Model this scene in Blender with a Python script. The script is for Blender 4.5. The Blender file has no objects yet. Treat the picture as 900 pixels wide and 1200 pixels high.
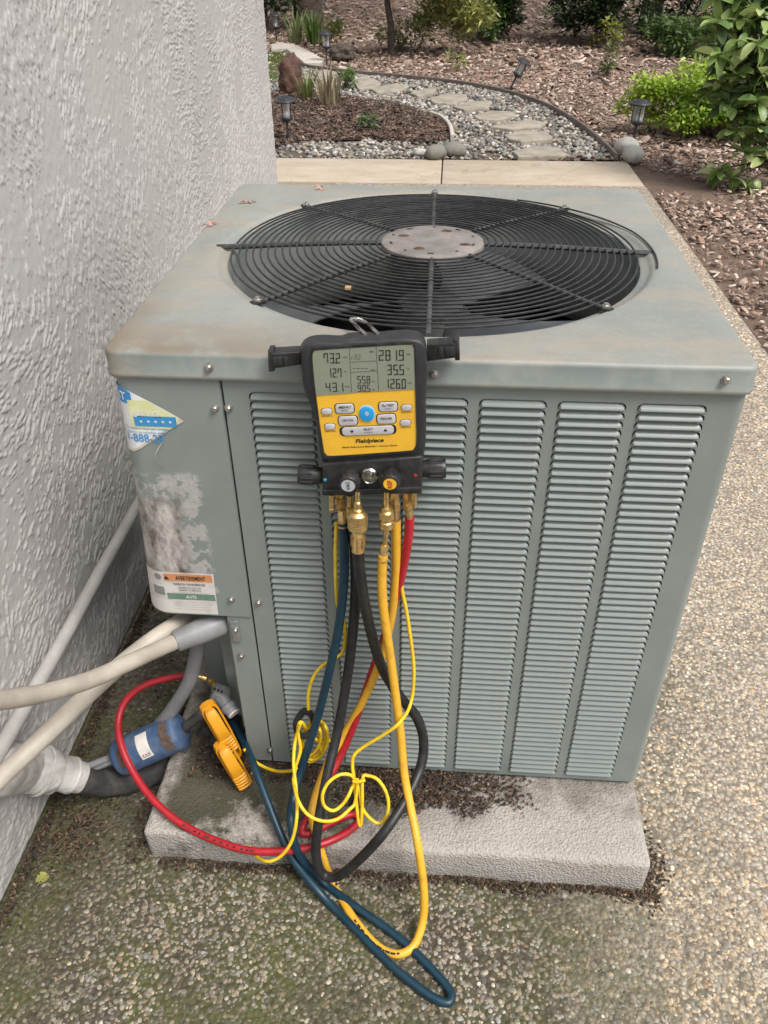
import bpy, bmesh, math, random
import numpy as np
from mathutils import Vector, Matrix, noise as mnoise
random.seed(7)
rng = np.random.default_rng(11)
SC = bpy.context.scene
COL = SC.collection
rad = math.radians

# ------------------------------------------------------------------ camera
FPX = 945.9                                   # focal length in pixels of a 900 x 1200 picture
CAM = np.array([0.421, -0.8983, 1.3104])
PITCH, YAW, ROLL = 0.6261, -0.0771, -0.0066
FW = np.array([math.sin(YAW)*math.cos(PITCH), math.cos(YAW)*math.cos(PITCH), -math.sin(PITCH)])
_r = np.array([math.cos(YAW), -math.sin(YAW), 0.0]); _u = np.cross(_r, FW)
RT = _r*math.cos(ROLL) + _u*math.sin(ROLL)
UP = -_r*math.sin(ROLL) + _u*math.cos(ROLL)
cd = bpy.data.cameras.new('camera'); cam = bpy.data.objects.new('camera', cd); COL.objects.link(cam)
cd.sensor_fit = 'VERTICAL'; cd.sensor_height = 36.0; cd.lens = FPX/1200*36.0
cd.clip_start = 0.02; cd.clip_end = 500
m = Matrix.Identity(4)
for i in range(3):
    m[i][0] = RT[i]; m[i][1] = UP[i]; m[i][2] = -FW[i]; m[i][3] = CAM[i]
cam.matrix_world = m
SC.camera = cam

# ------------------------------------------------------------------ sky and sun (thin overcast, light from behind right)
SUN_EL, SUN_AZ = rad(58), rad(128)            # azimuth clockwise from +y
w = bpy.data.worlds.new('World'); SC.world = w; w.use_nodes = True
nt = w.node_tree; bg = nt.nodes['Background']
sky = nt.nodes.new('ShaderNodeTexSky'); sky.sky_type = 'NISHITA'; sky.sun_disc = False
sky.sun_elevation = SUN_EL; sky.sun_rotation = SUN_AZ; sky.dust_density = 4.0; sky.ozone_density = 1.0
hs = nt.nodes.new('ShaderNodeHueSaturation'); hs.inputs['Saturation'].default_value = 0.22
nt.links.new(sky.outputs['Color'], hs.inputs['Color']); nt.links.new(hs.outputs['Color'], bg.inputs['Color'])
bg.inputs['Strength'].default_value = 0.135
sd = bpy.data.lights.new('sun', 'SUN'); sd.energy = 2.0; sd.angle = rad(24); sd.color = (1.0, 0.95, 0.88)
sun = bpy.data.objects.new('sun', sd); COL.objects.link(sun)
sdir = Vector((math.sin(SUN_AZ)*math.cos(SUN_EL), math.cos(SUN_AZ)*math.cos(SUN_EL), math.sin(SUN_EL)))
sun.rotation_euler = sdir.to_track_quat('Z', 'Y').to_euler(); sun.location = (5, 5, 9)
SC.view_settings.view_transform = 'Standard'; SC.view_settings.look = 'None'
SC.view_settings.exposure = 0.52; SC.view_settings.gamma = 1.0

# ------------------------------------------------------------------ surveying: where a sight line meets a real surface
def ray(x, y): return FW + RT*(x-450)/FPX + UP*(600-y)/FPX
def atz(x, y, z=0.0): d = ray(x, y); return CAM + d*((z-CAM[2])/d[2])
def aty(x, y, Y=0.0): d = ray(x, y); return CAM + d*((Y-CAM[1])/d[1])
def atx(x, y, X=0.0): d = ray(x, y); return CAM + d*((X-CAM[0])/d[0])
def tz(y): return 0.0 if y < 10 else 0.012*(y-10)**2 if y < 16 else 0.432+0.144*(y-16)
def atg(x, y):
    p = atz(x, y, 0)
    for _ in range(30): p = atz(x, y, 0.5*p[2]+0.5*tz(p[1]))
    return p

# ------------------------------------------------------------------ mesh builder
class MB:
    def __init__(s): s.v = []; s.f = []; s.mi = []; s.cur = 0
    def add(s, vs, fs):
        o = len(s.v); s.v += [tuple(map(float, p)) for p in vs]
        for f in fs: s.f.append(tuple(i+o for i in f)); s.mi.append(s.cur)
    def quad(s, a, b, c, d): s.add([a, b, c, d], [(0, 1, 2, 3)])
    def box(s, lo, hi):
        x0, y0, z0 = lo; x1, y1, z1 = hi
        s.add([(x0,y0,z0),(x1,y0,z0),(x1,y1,z0),(x0,y1,z0),(x0,y0,z1),(x1,y0,z1),(x1,y1,z1),(x0,y1,z1)],
              [(0,3,2,1),(4,5,6,7),(0,1,5,4),(1,2,6,5),(2,3,7,6),(3,0,4,7)])
    def rbox(s, c, size, b=0.002, rot=None, seg=2):
        bm = bmesh.new(); bmesh.ops.create_cube(bm, size=1.0)
        for v in bm.verts: v.co = Vector((v.co.x*size[0], v.co.y*size[1], v.co.z*size[2]))
        bmesh.ops.bevel(bm, geom=list(bm.edges), offset=b, segments=seg, affect='EDGES', profile=0.5)
        bm.verts.index_update()
        R = rot if rot is not None else Matrix.Identity(3)
        s.add([(R @ v.co) + Vector(c) for v in bm.verts], [[v.index for v in f.verts] for f in bm.faces]); bm.free()
    def tube(s, pts, r, n=10, cap=True, closed=False):
        P = [Vector(p) for p in pts]; N = len(P)
        rr = r if hasattr(r, '__len__') else [r]*N
        T = []
        for i in range(N):
            if closed: t = P[(i+1) % N]-P[i-1]
            else: t = P[min(i+1, N-1)]-P[max(i-1, 0)]
            T.append(t.normalized() if t.length > 1e-9 else Vector((0, 0, 1)))
        a = Vector((0, 0, 1)) if abs(T[0].z) < 0.9 else Vector((1, 0, 0))
        nrm = (a - T[0]*a.dot(T[0])).normalized(); vs = []
        for i in range(N):
            nrm = (nrm - T[i]*nrm.dot(T[i])).normalized(); b = T[i].cross(nrm)
            for k in range(n):
                an = 2*math.pi*k/n; vs.append(P[i] + (nrm*math.cos(an) + b*math.sin(an))*rr[i])
        fs = []
        for i in range(N if closed else N-1):
            j = (i+1) % N
            for k in range(n):
                k2 = (k+1) % n; fs.append((i*n+k, i*n+k2, j*n+k2, j*n+k))
        if cap and not closed: fs.append(tuple(range(n-1, -1, -1))); fs.append(tuple((N-1)*n+k for k in range(n)))
        s.add(vs, fs)
    def lathe(s, o, d, prof, n=20, caps=True):
        o = Vector(o); d = Vector(d).normalized()
        a = Vector((0, 0, 1)) if abs(d.z) < 0.9 else Vector((1, 0, 0))
        e1 = (a - d*a.dot(d)).normalized(); e2 = d.cross(e1); vs = []; fs = []
        for r, t in prof:
            for k in range(n):
                an = 2*math.pi*k/n; vs.append(o + d*t + (e1*math.cos(an)+e2*math.sin(an))*r)
        for i in range(len(prof)-1):
            for k in range(n):
                k2 = (k+1) % n; fs.append((i*n+k, i*n+k2, (i+1)*n+k2, (i+1)*n+k))
        if caps: fs.append(tuple(range(n-1, -1, -1))); fs.append(tuple((len(prof)-1)*n+k for k in range(n)))
        s.add(vs, fs)
    def layers(s, rings, cap0=True, cap1=True):
        n = len(rings[0]); vs = [p for R in rings for p in R]; fs = []
        for i in range(len(rings)-1):
            for k in range(n):
                k2 = (k+1) % n; fs.append((i*n+k, i*n+k2, (i+1)*n+k2, (i+1)*n+k))
        if cap0: fs.append(tuple(range(n-1, -1, -1)))
        if cap1: fs.append(tuple((len(rings)-1)*n+k for k in range(n)))
        s.add(vs, fs)
    def prism(s, poly, w0, w1, b=0.0, mp=None):
        """poly of (u,v) counter-clockwise seen from +w; extruded w0..w1 with a rounded front edge"""
        mp = mp or (lambda u, v, w_: (u, v, w_))
        c = np.mean(np.array(poly), axis=0)
        def ins(d):
            out = []; n = len(poly)
            for i in range(n):
                p0 = np.array(poly[i-1]); p = np.array(poly[i]); p1 = np.array(poly[(i+1) % n])
                t = (p1-p0); t = t/(np.linalg.norm(t)+1e-12); out.append(p + d*np.array([-t[1], t[0]]))
            return out
        R = [[mp(u, v, w0) for u, v in poly]]
        if b > 0:
            for k in range(4):
                a = k/3*math.pi/2; R.append([mp(u, v, w1-b+b*math.sin(a)) for u, v in ins(b*(1-math.cos(a)))])
        else: R.append([mp(u, v, w1) for u, v in poly])
        s.layers(R)
    def ring_poly(s, outer, inner, mp0):
        n = len(outer); s.add([mp0(*p) for p in outer]+[mp0(*p) for p in inner], [(k, (k+1) % n, n+(k+1) % n, n+k) for k in range(n)])

def ccw(poly):
    a = sum(poly[i-1][0]*poly[i][1]-poly[i][0]*poly[i-1][1] for i in range(len(poly)))
    return list(poly) if a > 0 else list(poly)[::-1]
def spline(pts, k=8, closed=False):
    P = [np.array(p, float) for p in pts]; n = len(P); out = []
    rng_ = range(n if closed else n-1)
    for i in rng_:
        p0 = P[i-1] if (closed or i > 0) else 2*P[0]-P[1]
        p1 = P[i]; p2 = P[(i+1) % n]
        p3 = P[(i+2) % n] if (closed or i+2 < n) else 2*P[-1]-P[-2]
        for j in range(k):
            t = j/k
            out.append(0.5*((2*p1)+(p2-p0)*t+(2*p0-5*p1+4*p2-p3)*t*t+(3*p1-p0-3*p2+p3)*t**3))
    if not closed: out.append(P[-1])
    return out
def roundpoly(pts, k=5): return [tuple(p) for p in spline(pts, k, True)]

# ------------------------------------------------------------------ objects
WL = {}
def props(o, label=None, cat=None, group=None, kind=None):
    if label: o['label'] = label
    if cat: o['category'] = cat
    if group: o['group'] = group
    if kind: o['kind'] = kind
    return o
def mesh_from(name, mb, mats, smooth=35, off=(0, 0, 0)):
    me = bpy.data.meshes.new(name)
    ox, oy, oz = off
    me.from_pydata([(x-ox, y-oy, z-oz) for x, y, z in mb.v], [], mb.f)
    if not isinstance(mats, (list, tuple)): mats = [mats]
    for mm in mats: me.materials.append(mm)
    if len(mats) > 1: me.polygons.foreach_set('material_index', mb.mi)
    bm = bmesh.new(); bm.from_mesh(me); bmesh.ops.recalc_face_normals(bm, faces=bm.faces); bm.to_mesh(me); bm.free()
    if smooth:
        me.shade_smooth(); me.set_sharp_from_angle(angle=rad(smooth))
    me.update(); return me
def obj(name, mb, mats, parent=None, smooth=35, local=False, **kw):
    """world-space geometry -> one object (top-level: origin at its base; part: relative to its thing)"""
    if parent is not None:
        off = (0, 0, 0) if local else WL.get(parent.name, (0, 0, 0)); loc = (0, 0, 0)
        base = off
    else:
        a = np.array(mb.v); lo = a.min(0); hi = a.max(0)
        off = ((lo[0]+hi[0])/2, (lo[1]+hi[1])/2, lo[2]); loc = off; base = off
    o = bpy.data.objects.new(name, mesh_from(name, mb, mats, smooth, off)); COL.objects.link(o)
    o.location = loc
    if parent is not None: o.parent = parent
    WL[o.name] = tuple(base)
    return props(o, **kw)
def empty(name, loc, label, cat, group=None, rot=None):
    o = bpy.data.objects.new(name, None); COL.objects.link(o); o.location = loc; o.empty_display_size = 0.05
    if rot is not None: o.rotation_euler = rot
    WL[o.name] = tuple(map(float, loc))
    return props(o, label, cat, group)
def copy_tree(o, parent=None):
    c = o.copy(); COL.objects.link(c)
    if parent is not None: c.parent = parent
    for ch in [x for x in COL.objects if x.parent == o]: copy_tree(ch, c)
    return c

def np_mesh(name, V, F, mat, colors=None, smooth=False):
    me = bpy.data.meshes.new(name); n = len(V); k = F.shape[1]
    me.vertices.add(n); me.vertices.foreach_set('co', np.ascontiguousarray(V, dtype=np.float32).ravel())
    me.loops.add(F.size); me.loops.foreach_set('vertex_index', np.ascontiguousarray(F, dtype=np.int32).ravel())
    me.polygons.add(len(F)); me.polygons.foreach_set('loop_start', np.arange(0, F.size, k, dtype=np.int32))
    me.update(calc_edges=True)
    if colors is not None:
        at = me.color_attributes.new('Col', 'FLOAT_COLOR', 'POINT')
        c4 = np.ones((n, 4), np.float32); c4[:, :3] = colors; at.data.foreach_set('color', c4.ravel())
    me.materials.append(mat)
    if smooth: me.shade_smooth()
    return me
def eulers(yaw, tilt, roll):
    cy, sy, ct, st, cr, sr = np.cos(yaw), np.sin(yaw), np.cos(tilt), np.sin(tilt), np.cos(roll), np.sin(roll)
    Z = np.zeros_like(yaw); O = np.ones_like(yaw)
    Rz = np.stack([cy,-sy,Z,sy,cy,Z,Z,Z,O], -1).reshape(-1,3,3)
    Rx = np.stack([O,Z,Z,Z,ct,-st,Z,st,ct], -1).reshape(-1,3,3)
    Ry = np.stack([cr,Z,sr,Z,O,Z,-sr,Z,cr], -1).reshape(-1,3,3)
    return Rz @ Rx @ Ry
def scatter_mesh(name, tv, tf, pos, R, scale, col, mat, smooth=False):
    n = len(pos); tv = np.asarray(tv, float); tf = np.asarray(tf, int)
    V = np.einsum('nij,nkj->nki', R, tv[None]*scale[:, None, :]) + pos[:, None, :]
    F = (tf[None] + (np.arange(n)*len(tv))[:, None, None]).reshape(-1, tf.shape[1])
    C = np.repeat(col, len(tv), axis=0)
    return np_mesh(name, V.reshape(-1, 3), F, mat, C, smooth)
def link(name, me, parent=None, loc=(0, 0, 0), **kw):
    o = bpy.data.objects.new(name, me); COL.objects.link(o); o.location = loc
    if parent is not None: o.parent = parent
    WL[o.name] = tuple(loc)
    return props(o, **kw)
def pip(px, py, poly):
    inside = np.zeros(len(px), bool); n = len(poly)
    for i in range(n):
        x0, y0 = poly[i-1][:2]; x1, y1 = poly[i][:2]
        c = ((y0 > py) != (y1 > py)) & (px < (x1-x0)*(py-y0)/(y1-y0+1e-12)+x0)
        inside ^= c
    return inside

# ------------------------------------------------------------------ materials
def mk(name):
    mt = bpy.data.materials.new(name); mt.use_nodes = True
    return mt, mt.node_tree, mt.node_tree.nodes['Principled BSDF']
def nd(t, typ, **kw):
    n = t.nodes.new(typ)
    for k, v in kw.items():
        if k in n.inputs.keys(): n.inputs[k].default_value = v
        else: setattr(n, k, v)
    return n
def noise(t, scale, detail=5, rough=0.6, vec=None, coord='Object', stretch=None):
    if vec is None:
        tc = nd(t, 'ShaderNodeTexCoord'); vec = tc.outputs[coord]
    if stretch:
        mp = nd(t, 'ShaderNodeMapping'); mp.inputs['Scale'].default_value = stretch; t.links.new(vec, mp.inputs['Vector']); vec = mp.outputs['Vector']
    n = nd(t, 'ShaderNodeTexNoise', Scale=scale, Detail=detail, Roughness=rough); t.links.new(vec, n.inputs['Vector']); return n.outputs['Fac']
def ramp(t, fac, lo, hi, a=(0, 0, 0, 1), b=(1, 1, 1, 1)):
    r = nd(t, 'ShaderNodeValToRGB'); r.color_ramp.elements[0].position = lo; r.color_ramp.elements[1].position = hi
    r.color_ramp.elements[0].color = a; r.color_ramp.elements[1].color = b; t.links.new(fac, r.inputs['Fac']); return r.outputs['Color']
def mix(t, fac, a, b, mode='MIX'):
    n = nd(t, 'ShaderNodeMix', data_type='RGBA', blend_type=mode)
    for key, val in ((0, fac), (6, a), (7, b)):
        if isinstance(val, (int, float)): n.inputs[key].default_value = val
        elif isinstance(val, tuple): n.inputs[key].default_value = (*val[:3], 1)
        else: t.links.new(val, n.inputs[key])
    return n.outputs[2]
def bump(t, b, h, dist=0.002, strength=1.0):
    n = nd(t, 'ShaderNodeBump', Distance=dist, Strength=strength); t.links.new(h, n.inputs['Height']); t.links.new(n.outputs['Normal'], b.inputs['Normal'])
    return n
def mr(t, v, lo, hi, a=0.0, b=1.0):
    n = nd(t, 'ShaderNodeMapRange'); n.clamp = True
    for i, q in ((1, lo), (2, hi), (3, a), (4, b)): n.inputs[i].default_value = q
    t.links.new(v, n.inputs[0]); return n.outputs[0]
def math_(t, op, a, b=None):
    n = nd(t, 'ShaderNodeMath', operation=op)
    for i, v in ((0, a), (1, b)):
        if v is None: continue
        if isinstance(v, (int, float)): n.inputs[i].default_value = v
        else: t.links.new(v, n.inputs[i])
    return n.outputs[0]
def mat(name, col, rough=0.5, metal=0.0, var=None, vs=30, vlo=0.4, vhi=0.65, bs=None, bd=0.001, spec=0.5):
    mt, t, b = mk(name)
    b.inputs['Base Color'].default_value = (*col, 1); b.inputs['Roughness'].default_value = rough
    b.inputs['Metallic'].default_value = metal; b.inputs['Specular IOR Level'].default_value = spec
    if var:
        f = ramp(t, noise(t, vs), vlo, vhi); t.links.new(mix(t, f, col, var), b.inputs['Base Color'])
    if bs: bump(t, b, noise(t, bs, 6), bd)
    return mt
def mat_attr(name, rough=0.7, bs=None, bd=0.002, vs=40, sub=0.0, spec=0.3):
    mt, t, b = mk(name)
    a = nd(t, 'ShaderNodeAttribute', attribute_name='Col')
    f = ramp(t, noise(t, vs, 4, coord='Object'), 0.3, 0.7, (0.62, 0.62, 0.62, 1), (1.2, 1.2, 1.2, 1))
    t.links.new(mix(t, 1.0, a.outputs['Color'], f, 'MULTIPLY'), b.inputs['Base Color'])
    b.inputs['Roughness'].default_value = rough; b.inputs['Specular IOR Level'].default_value = spec
    if bs: bump(t, b, noise(t, bs, 4), bd)
    if sub: 
        b.inputs['Transmission Weight'].default_value = 0.0
        b.inputs['Subsurface Weight'].default_value = 0.0
    return mt
def mat_leaf(name, rough=0.45, trans=0.35):
    mt, t, b = mk(name)
    a = nd(t, 'ShaderNodeAttribute', attribute_name='Col')
    t.links.new(a.outputs['Color'], b.inputs['Base Color']); b.inputs['Roughness'].default_value = rough
    tr = nd(t, 'ShaderNodeBsdfTranslucent'); t.links.new(a.outputs['Color'], tr.inputs['Color'])
    ms = nd(t, 'ShaderNodeMixShader'); ms.inputs[0].default_value = trans
    t.links.new(b.outputs[0], ms.inputs[1]); t.links.new(tr.outputs[0], ms.inputs[2])
    t.links.new(ms.outputs[0], t.nodes['Material Output'].inputs['Surface'])
    return mt

PAINT = (0.20, 0.232, 0.22)
def m_unit_paint():
    mt, t, b = mk('unit_paint')
    n1 = ramp(t, noise(t, 9, 6, 0.65), 0.42, 0.7); n2 = ramp(t, noise(t, 60, 5), 0.55, 0.75)
    c = mix(t, math_(t, 'MULTIPLY', n1, 0.35), PAINT, (0.30, 0.325, 0.305)); c = mix(t, math_(t, 'MULTIPLY', n2, 0.25), c, (0.26, 0.235, 0.20))
    t.links.new(c, b.inputs['Base Color']); b.inputs['Roughness'].default_value = 0.34
    bump(t, b, noise(t, 14, 3), 0.0008); return mt
def m_cap_paint():
    mt, t, b = mk('cap_paint')
    tc = nd(t, 'ShaderNodeTexCoord'); P = tc.outputs['Object']
    geo = nd(t, 'ShaderNodeNewGeometry'); sx = nd(t, 'ShaderNodeSeparateXYZ'); t.links.new(geo.outputs['Normal'], sx.inputs[0])
    sp = nd(t, 'ShaderNodeSeparateXYZ'); t.links.new(P, sp.inputs[0])
    up = ramp(t, sx.outputs['Z'], 0.25, 0.8)
    chalk = mix(t, ramp(t, noise(t, 7, 6, 0.65, P), 0.35, 0.7), (0.205, 0.226, 0.214), (0.275, 0.284, 0.265))
    dirt = ramp(t, noise(t, 5, 8, 0.7, P, stretch=(1, 2.6, 1)), 0.44, 0.62)
    chalk = mix(t, math_(t, 'MULTIPLY', dirt, 0.8), chalk, (0.295, 0.262, 0.212))
    d2 = ramp(t, noise(t, 13, 8, 0.75, P, stretch=(1, 1.8, 1)), 0.50, 0.66); chalk = mix(t, math_(t, 'MULTIPLY', d2, 0.5), chalk, (0.215, 0.205, 0.18))
    fine = ramp(t, noise(t, 110, 4, 0.6, P), 0.52, 0.72); chalk = mix(t, math_(t, 'MULTIPLY', fine, 0.5), chalk, (0.33, 0.305, 0.265))
    c = mix(t, up, mix(t, ramp(t, noise(t, 14, 5, 0.6, P), 0.45, 0.7), PAINT, (0.29, 0.315, 0.30)), chalk)
    # brown soiling where run-off collects: the left front corner and the rolled bottom hem
    lx = math_(t, 'MULTIPLY', mr(t, sp.outputs['X'], 0.0, 0.55, 1, 0), mr(t, sp.outputs['Y'], 0.012, 0.11, 1, 0))
    mp = nd(t, 'ShaderNodeMapping'); mp.inputs['Location'].default_value = (0.40, 0.40, -0.7676); t.links.new(P, mp.inputs['Vector'])
    t.links.new(mp.outputs[0], sp.inputs[0])
    corner = mr(t, math_(t, 'ADD', sp.outputs['X'], math_(t, 'MULTIPLY', noise(t, 9, 5, 0.6, P), 0.05)), 0.035, 0.085, 1, 0)
    lx = math_(t, 'MAXIMUM', math_(t, 'MULTIPLY', lx, up), math_(t, 'MULTIPLY', corner, mr(t, sp.outputs['Y'], 0.0, 0.3, 1, 0)))
    soil = math_(t, 'MULTIPLY', lx, ramp(t, noise(t, 16, 7, 0.7, P), 0.26, 0.50))
    c = mix(t, math_(t, 'MULTIPLY', soil, 0.9), c, (0.165, 0.132, 0.095))
    hem = math_(t, 'MULTIPLY', ramp(t, sp.outputs['Z'], 0.003, 0.010, (1,1,1,1), (0,0,0,1)), ramp(t, noise(t, 30, 5, 0.6, P), 0.35, 0.6))
    c = mix(t, math_(t, 'MULTIPLY', hem, 0.6), c, (0.30, 0.265, 0.22))
    t.links.new(c, b.inputs['Base Color']); b.inputs['Roughness'].default_value = 0.5
    bump(t, b, noise(t, 10, 3, 0.5, P), 0.001); return mt
def m_cover_paint():
    mt, t, b = mk('cover_paint')
    tc = nd(t, 'ShaderNodeTexCoord'); P = tc.outputs['Object']
    mp = nd(t, 'ShaderNodeMapping'); mp.inputs['Location'].default_value = (0.40, 0.40, 0.085); t.links.new(P, mp.inputs['Vector']); W = mp.outputs[0]
    sp = nd(t, 'ShaderNodeSeparateXYZ'); t.links.new(W, sp.inputs[0])
    c = mix(t, math_(t, 'MULTIPLY', ramp(t, noise(t, 10, 6, 0.6, P), 0.4, 0.7), 0.35), PAINT, (0.28, 0.305, 0.285))
    wob = math_(t, 'MULTIPLY', noise(t, 45, 4, 0.6, P), 0.02)
    zz = math_(t, 'ADD', sp.outputs['Z'], wob); xx = math_(t, 'ADD', sp.outputs['X'], wob)
    inz = math_(t, 'MULTIPLY', ramp(t, zz, 0.497, 0.501), ramp(t, zz, 0.713, 0.717, (1,1,1,1), (0,0,0,1)))
    inx = math_(t, 'MULTIPLY', inz, ramp(t, xx, 0.104, 0.108, (1,1,1,1), (0,0,0,1)))
    pale = math_(t, 'MULTIPLY', inx, ramp(t, noise(t, 52, 7, 0.66, P), 0.455, 0.485))
    c = mix(t, pale, c, mix(t, noise(t, 140, 4, 0.7, P), (0.24, 0.235, 0.23), (0.52, 0.51, 0.50)))
    gr = math_(t, 'MULTIPLY', math_(t, 'MULTIPLY', ramp(t, zz, 0.49, 0.50), ramp(t, zz, 0.655, 0.69, (1,1,1,1), (0,0,0,1))), ramp(t, xx, 0.062, 0.082, (1,1,1,1), (0,0,0,1)))
    gcol = mix(t, ramp(t, noise(t, 34, 9, 0.76, P, stretch=(1, 1, 0.45)), 0.40, 0.62), (0.095, 0.078, 0.062), (0.52, 0.49, 0.46))
    c = mix(t, math_(t, 'MULTIPLY', gr, ramp(t, noise(t, 40, 6, 0.65, P), 0.28, 0.42)), c, gcol)
    t.links.new(c, b.inputs['Base Color'])
    b.inputs['Roughness'].default_value = 0.5; bump(t, b, noise(t, 14, 3, vec=P), 0.0008); return mt
def m_concrete(name, a, c2, dark, moss=None):
    mt, t, b = mk(name)
    tc = nd(t, 'ShaderNodeTexCoord'); P = tc.outputs['Object']
    c = mix(t, ramp(t, noise(t, 5, 8, 0.65, P), 0.35, 0.68), a, c2)
    c = mix(t, math_(t, 'MULTIPLY', ramp(t, noise(t, 170, 3, 0.7, P), 0.52, 0.68), 0.6), c, dark)
    if moss:
        sp = nd(t, 'ShaderNodeSeparateXYZ'); t.links.new(P, sp.inputs[0])
        wob = math_(t, 'MULTIPLY', math_(t, 'SUBTRACT', noise(t, 13, 7, 0.7, P), 0.5), 0.35)
        yy = math_(t, 'ADD', sp.outputs['Y'], wob)
        k = math_(t, 'MULTIPLY', mr(t, yy, -0.505, -0.455), mr(t, math_(t, 'ADD', sp.outputs['X'], wob), -0.10, 0.10, 1, 0)); k = math_(t, 'MULTIPLY', k, mr(t, math_(t, 'ADD', sp.outputs['X'], math_(t, 'MULTIPLY', wob, 0.3)), -0.41, -0.385))
        c = mix(t, math_(t, 'MULTIPLY', k, 0.92), c, mix(t, noise(t, 60, 5, 0.7, P), (0.022, 0.019, 0.014), (0.060, 0.064, 0.026)))
        k2 = math_(t, 'MULTIPLY', mr(t, yy, -0.45, -0.38), ramp(t, noise(t, 20, 5, 0.7, P), 0.36, 0.55)); c = mix(t, math_(t, 'MULTIPLY', k2, 0.6), c, (0.10, 0.085, 0.07))
    t.links.new(c, b.inputs['Base Color']); b.inputs['Roughness'].default_value = 0.92; b.inputs['Specular IOR Level'].default_value = 0.2
    v = nd(t, 'ShaderNodeTexVoronoi', Scale=230.0); t.links.new(P, v.inputs['Vector'])
    bump(t, b, math_(t, 'ADD', v.outputs['Distance'], noise(t, 90, 5, 0.7, P)), 0.0022); return mt
def m_aggregate():
    mt, t, b = mk('aggregate')
    tc = nd(t, 'ShaderNodeTexCoord'); P = tc.outputs['Object']
    v = nd(t, 'ShaderNodeTexVoronoi', Scale=115.0); t.links.new(P, v.inputs['Vector'])
    sp = nd(t, 'ShaderNodeSeparateXYZ'); t.links.new(v.outputs['Color'], sp.inputs[0])
    r = nd(t, 'ShaderNodeValToRGB'); e = r.color_ramp.elements; e[0].position = 0; e[0].color = (0.16, 0.14, 0.115, 1); e[1].position = 1; e[1].color = (0.55, 0.50, 0.42, 1)
    for p_, c_ in ((0.25, (0.33, 0.29, 0.24, 1)), (0.5, (0.40, 0.325, 0.24, 1)), (0.7, (0.35, 0.335, 0.31, 1)), (0.88, (0.50, 0.41, 0.31, 1))):
        q = e.new(p_); q.color = c_
    t.links.new(sp.outputs['X'], r.inputs['Fac'])
    gap = ramp(t, v.outputs['Distance'], 0.42, 0.66)
    c = mix(t, gap, r.outputs['Color'], (0.215, 0.18, 0.145))
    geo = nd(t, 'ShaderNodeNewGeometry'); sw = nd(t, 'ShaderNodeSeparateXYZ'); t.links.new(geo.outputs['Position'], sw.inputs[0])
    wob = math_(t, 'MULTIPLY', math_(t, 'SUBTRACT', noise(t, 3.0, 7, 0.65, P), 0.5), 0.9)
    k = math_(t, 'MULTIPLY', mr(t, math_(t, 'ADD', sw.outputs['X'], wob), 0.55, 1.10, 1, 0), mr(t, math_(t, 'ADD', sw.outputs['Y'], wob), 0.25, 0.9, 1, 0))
    c = mix(t, math_(t, 'MULTIPLY', k, 0.92), c, mix(t, ramp(t, noise(t, 7, 6, 0.7, P), 0.4, 0.6), (0.050, 0.042, 0.029), (0.058, 0.066, 0.016)))  # mossy tone, deepened to paint in the shade at the left front
    t.links.new(c, b.inputs['Base Color']); b.inputs['Roughness'].default_value = 0.8; b.inputs['Specular IOR Level'].default_value = 0.3
    inv = math_(t, 'SUBTRACT', 1.0, v.outputs['Distance']); bump(t, b, inv, 0.004); return mt
def m_slab():
    mt, t, b = mk('walk_concrete')
    tc = nd(t, 'ShaderNodeTexCoord'); P = tc.outputs['Object']
    c = mix(t, ramp(t, noise(t, 2.6, 7, 0.6, P, stretch=(1, 2.5, 1)), 0.35, 0.68), (0.36, 0.295, 0.22), (0.45, 0.385, 0.305))
    vein = nd(t, 'ShaderNodeTexNoise', Scale=1.6, Detail=3.0, Distortion=1.5); t.links.new(P, vein.inputs['Vector'])
    cr = math_(t, 'ABSOLUTE', math_(t, 'SUBTRACT', vein.outputs['Fac'], 0.5)); k = ramp(t, cr, 0.0, 0.012, (1,1,1,1), (0,0,0,1))
    c = mix(t, math_(t, 'MULTIPLY', k, 0.35), c, (0.22, 0.17, 0.12))
    t.links.new(c, b.inputs['Base Color']); b.inputs['Roughness'].default_value = 0.85; bump(t, b, noise(t, 60, 6, 0.7, P), 0.002); return mt
def m_soil(name, a, c2, sc=6):
    mt, t, b = mk(name)
    tc = nd(t, 'ShaderNodeTexCoord'); P = tc.outputs['Object']
    c = mix(t, ramp(t, noise(t, sc, 8, 0.7, P), 0.35, 0.65), a, c2)
    c = mix(t, ramp(t, noise(t, 55, 5, 0.75, P), 0.45, 0.7), c, (0.24, 0.17, 0.13))
    t.links.new(c, b.inputs['Base Color']); b.inputs['Roughness'].default_value = 0.95; b.inputs['Specular IOR Level'].default_value = 0.15
    bump(t, b, noise(t, 40, 6, 0.75, P), 0.02); return mt
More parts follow.
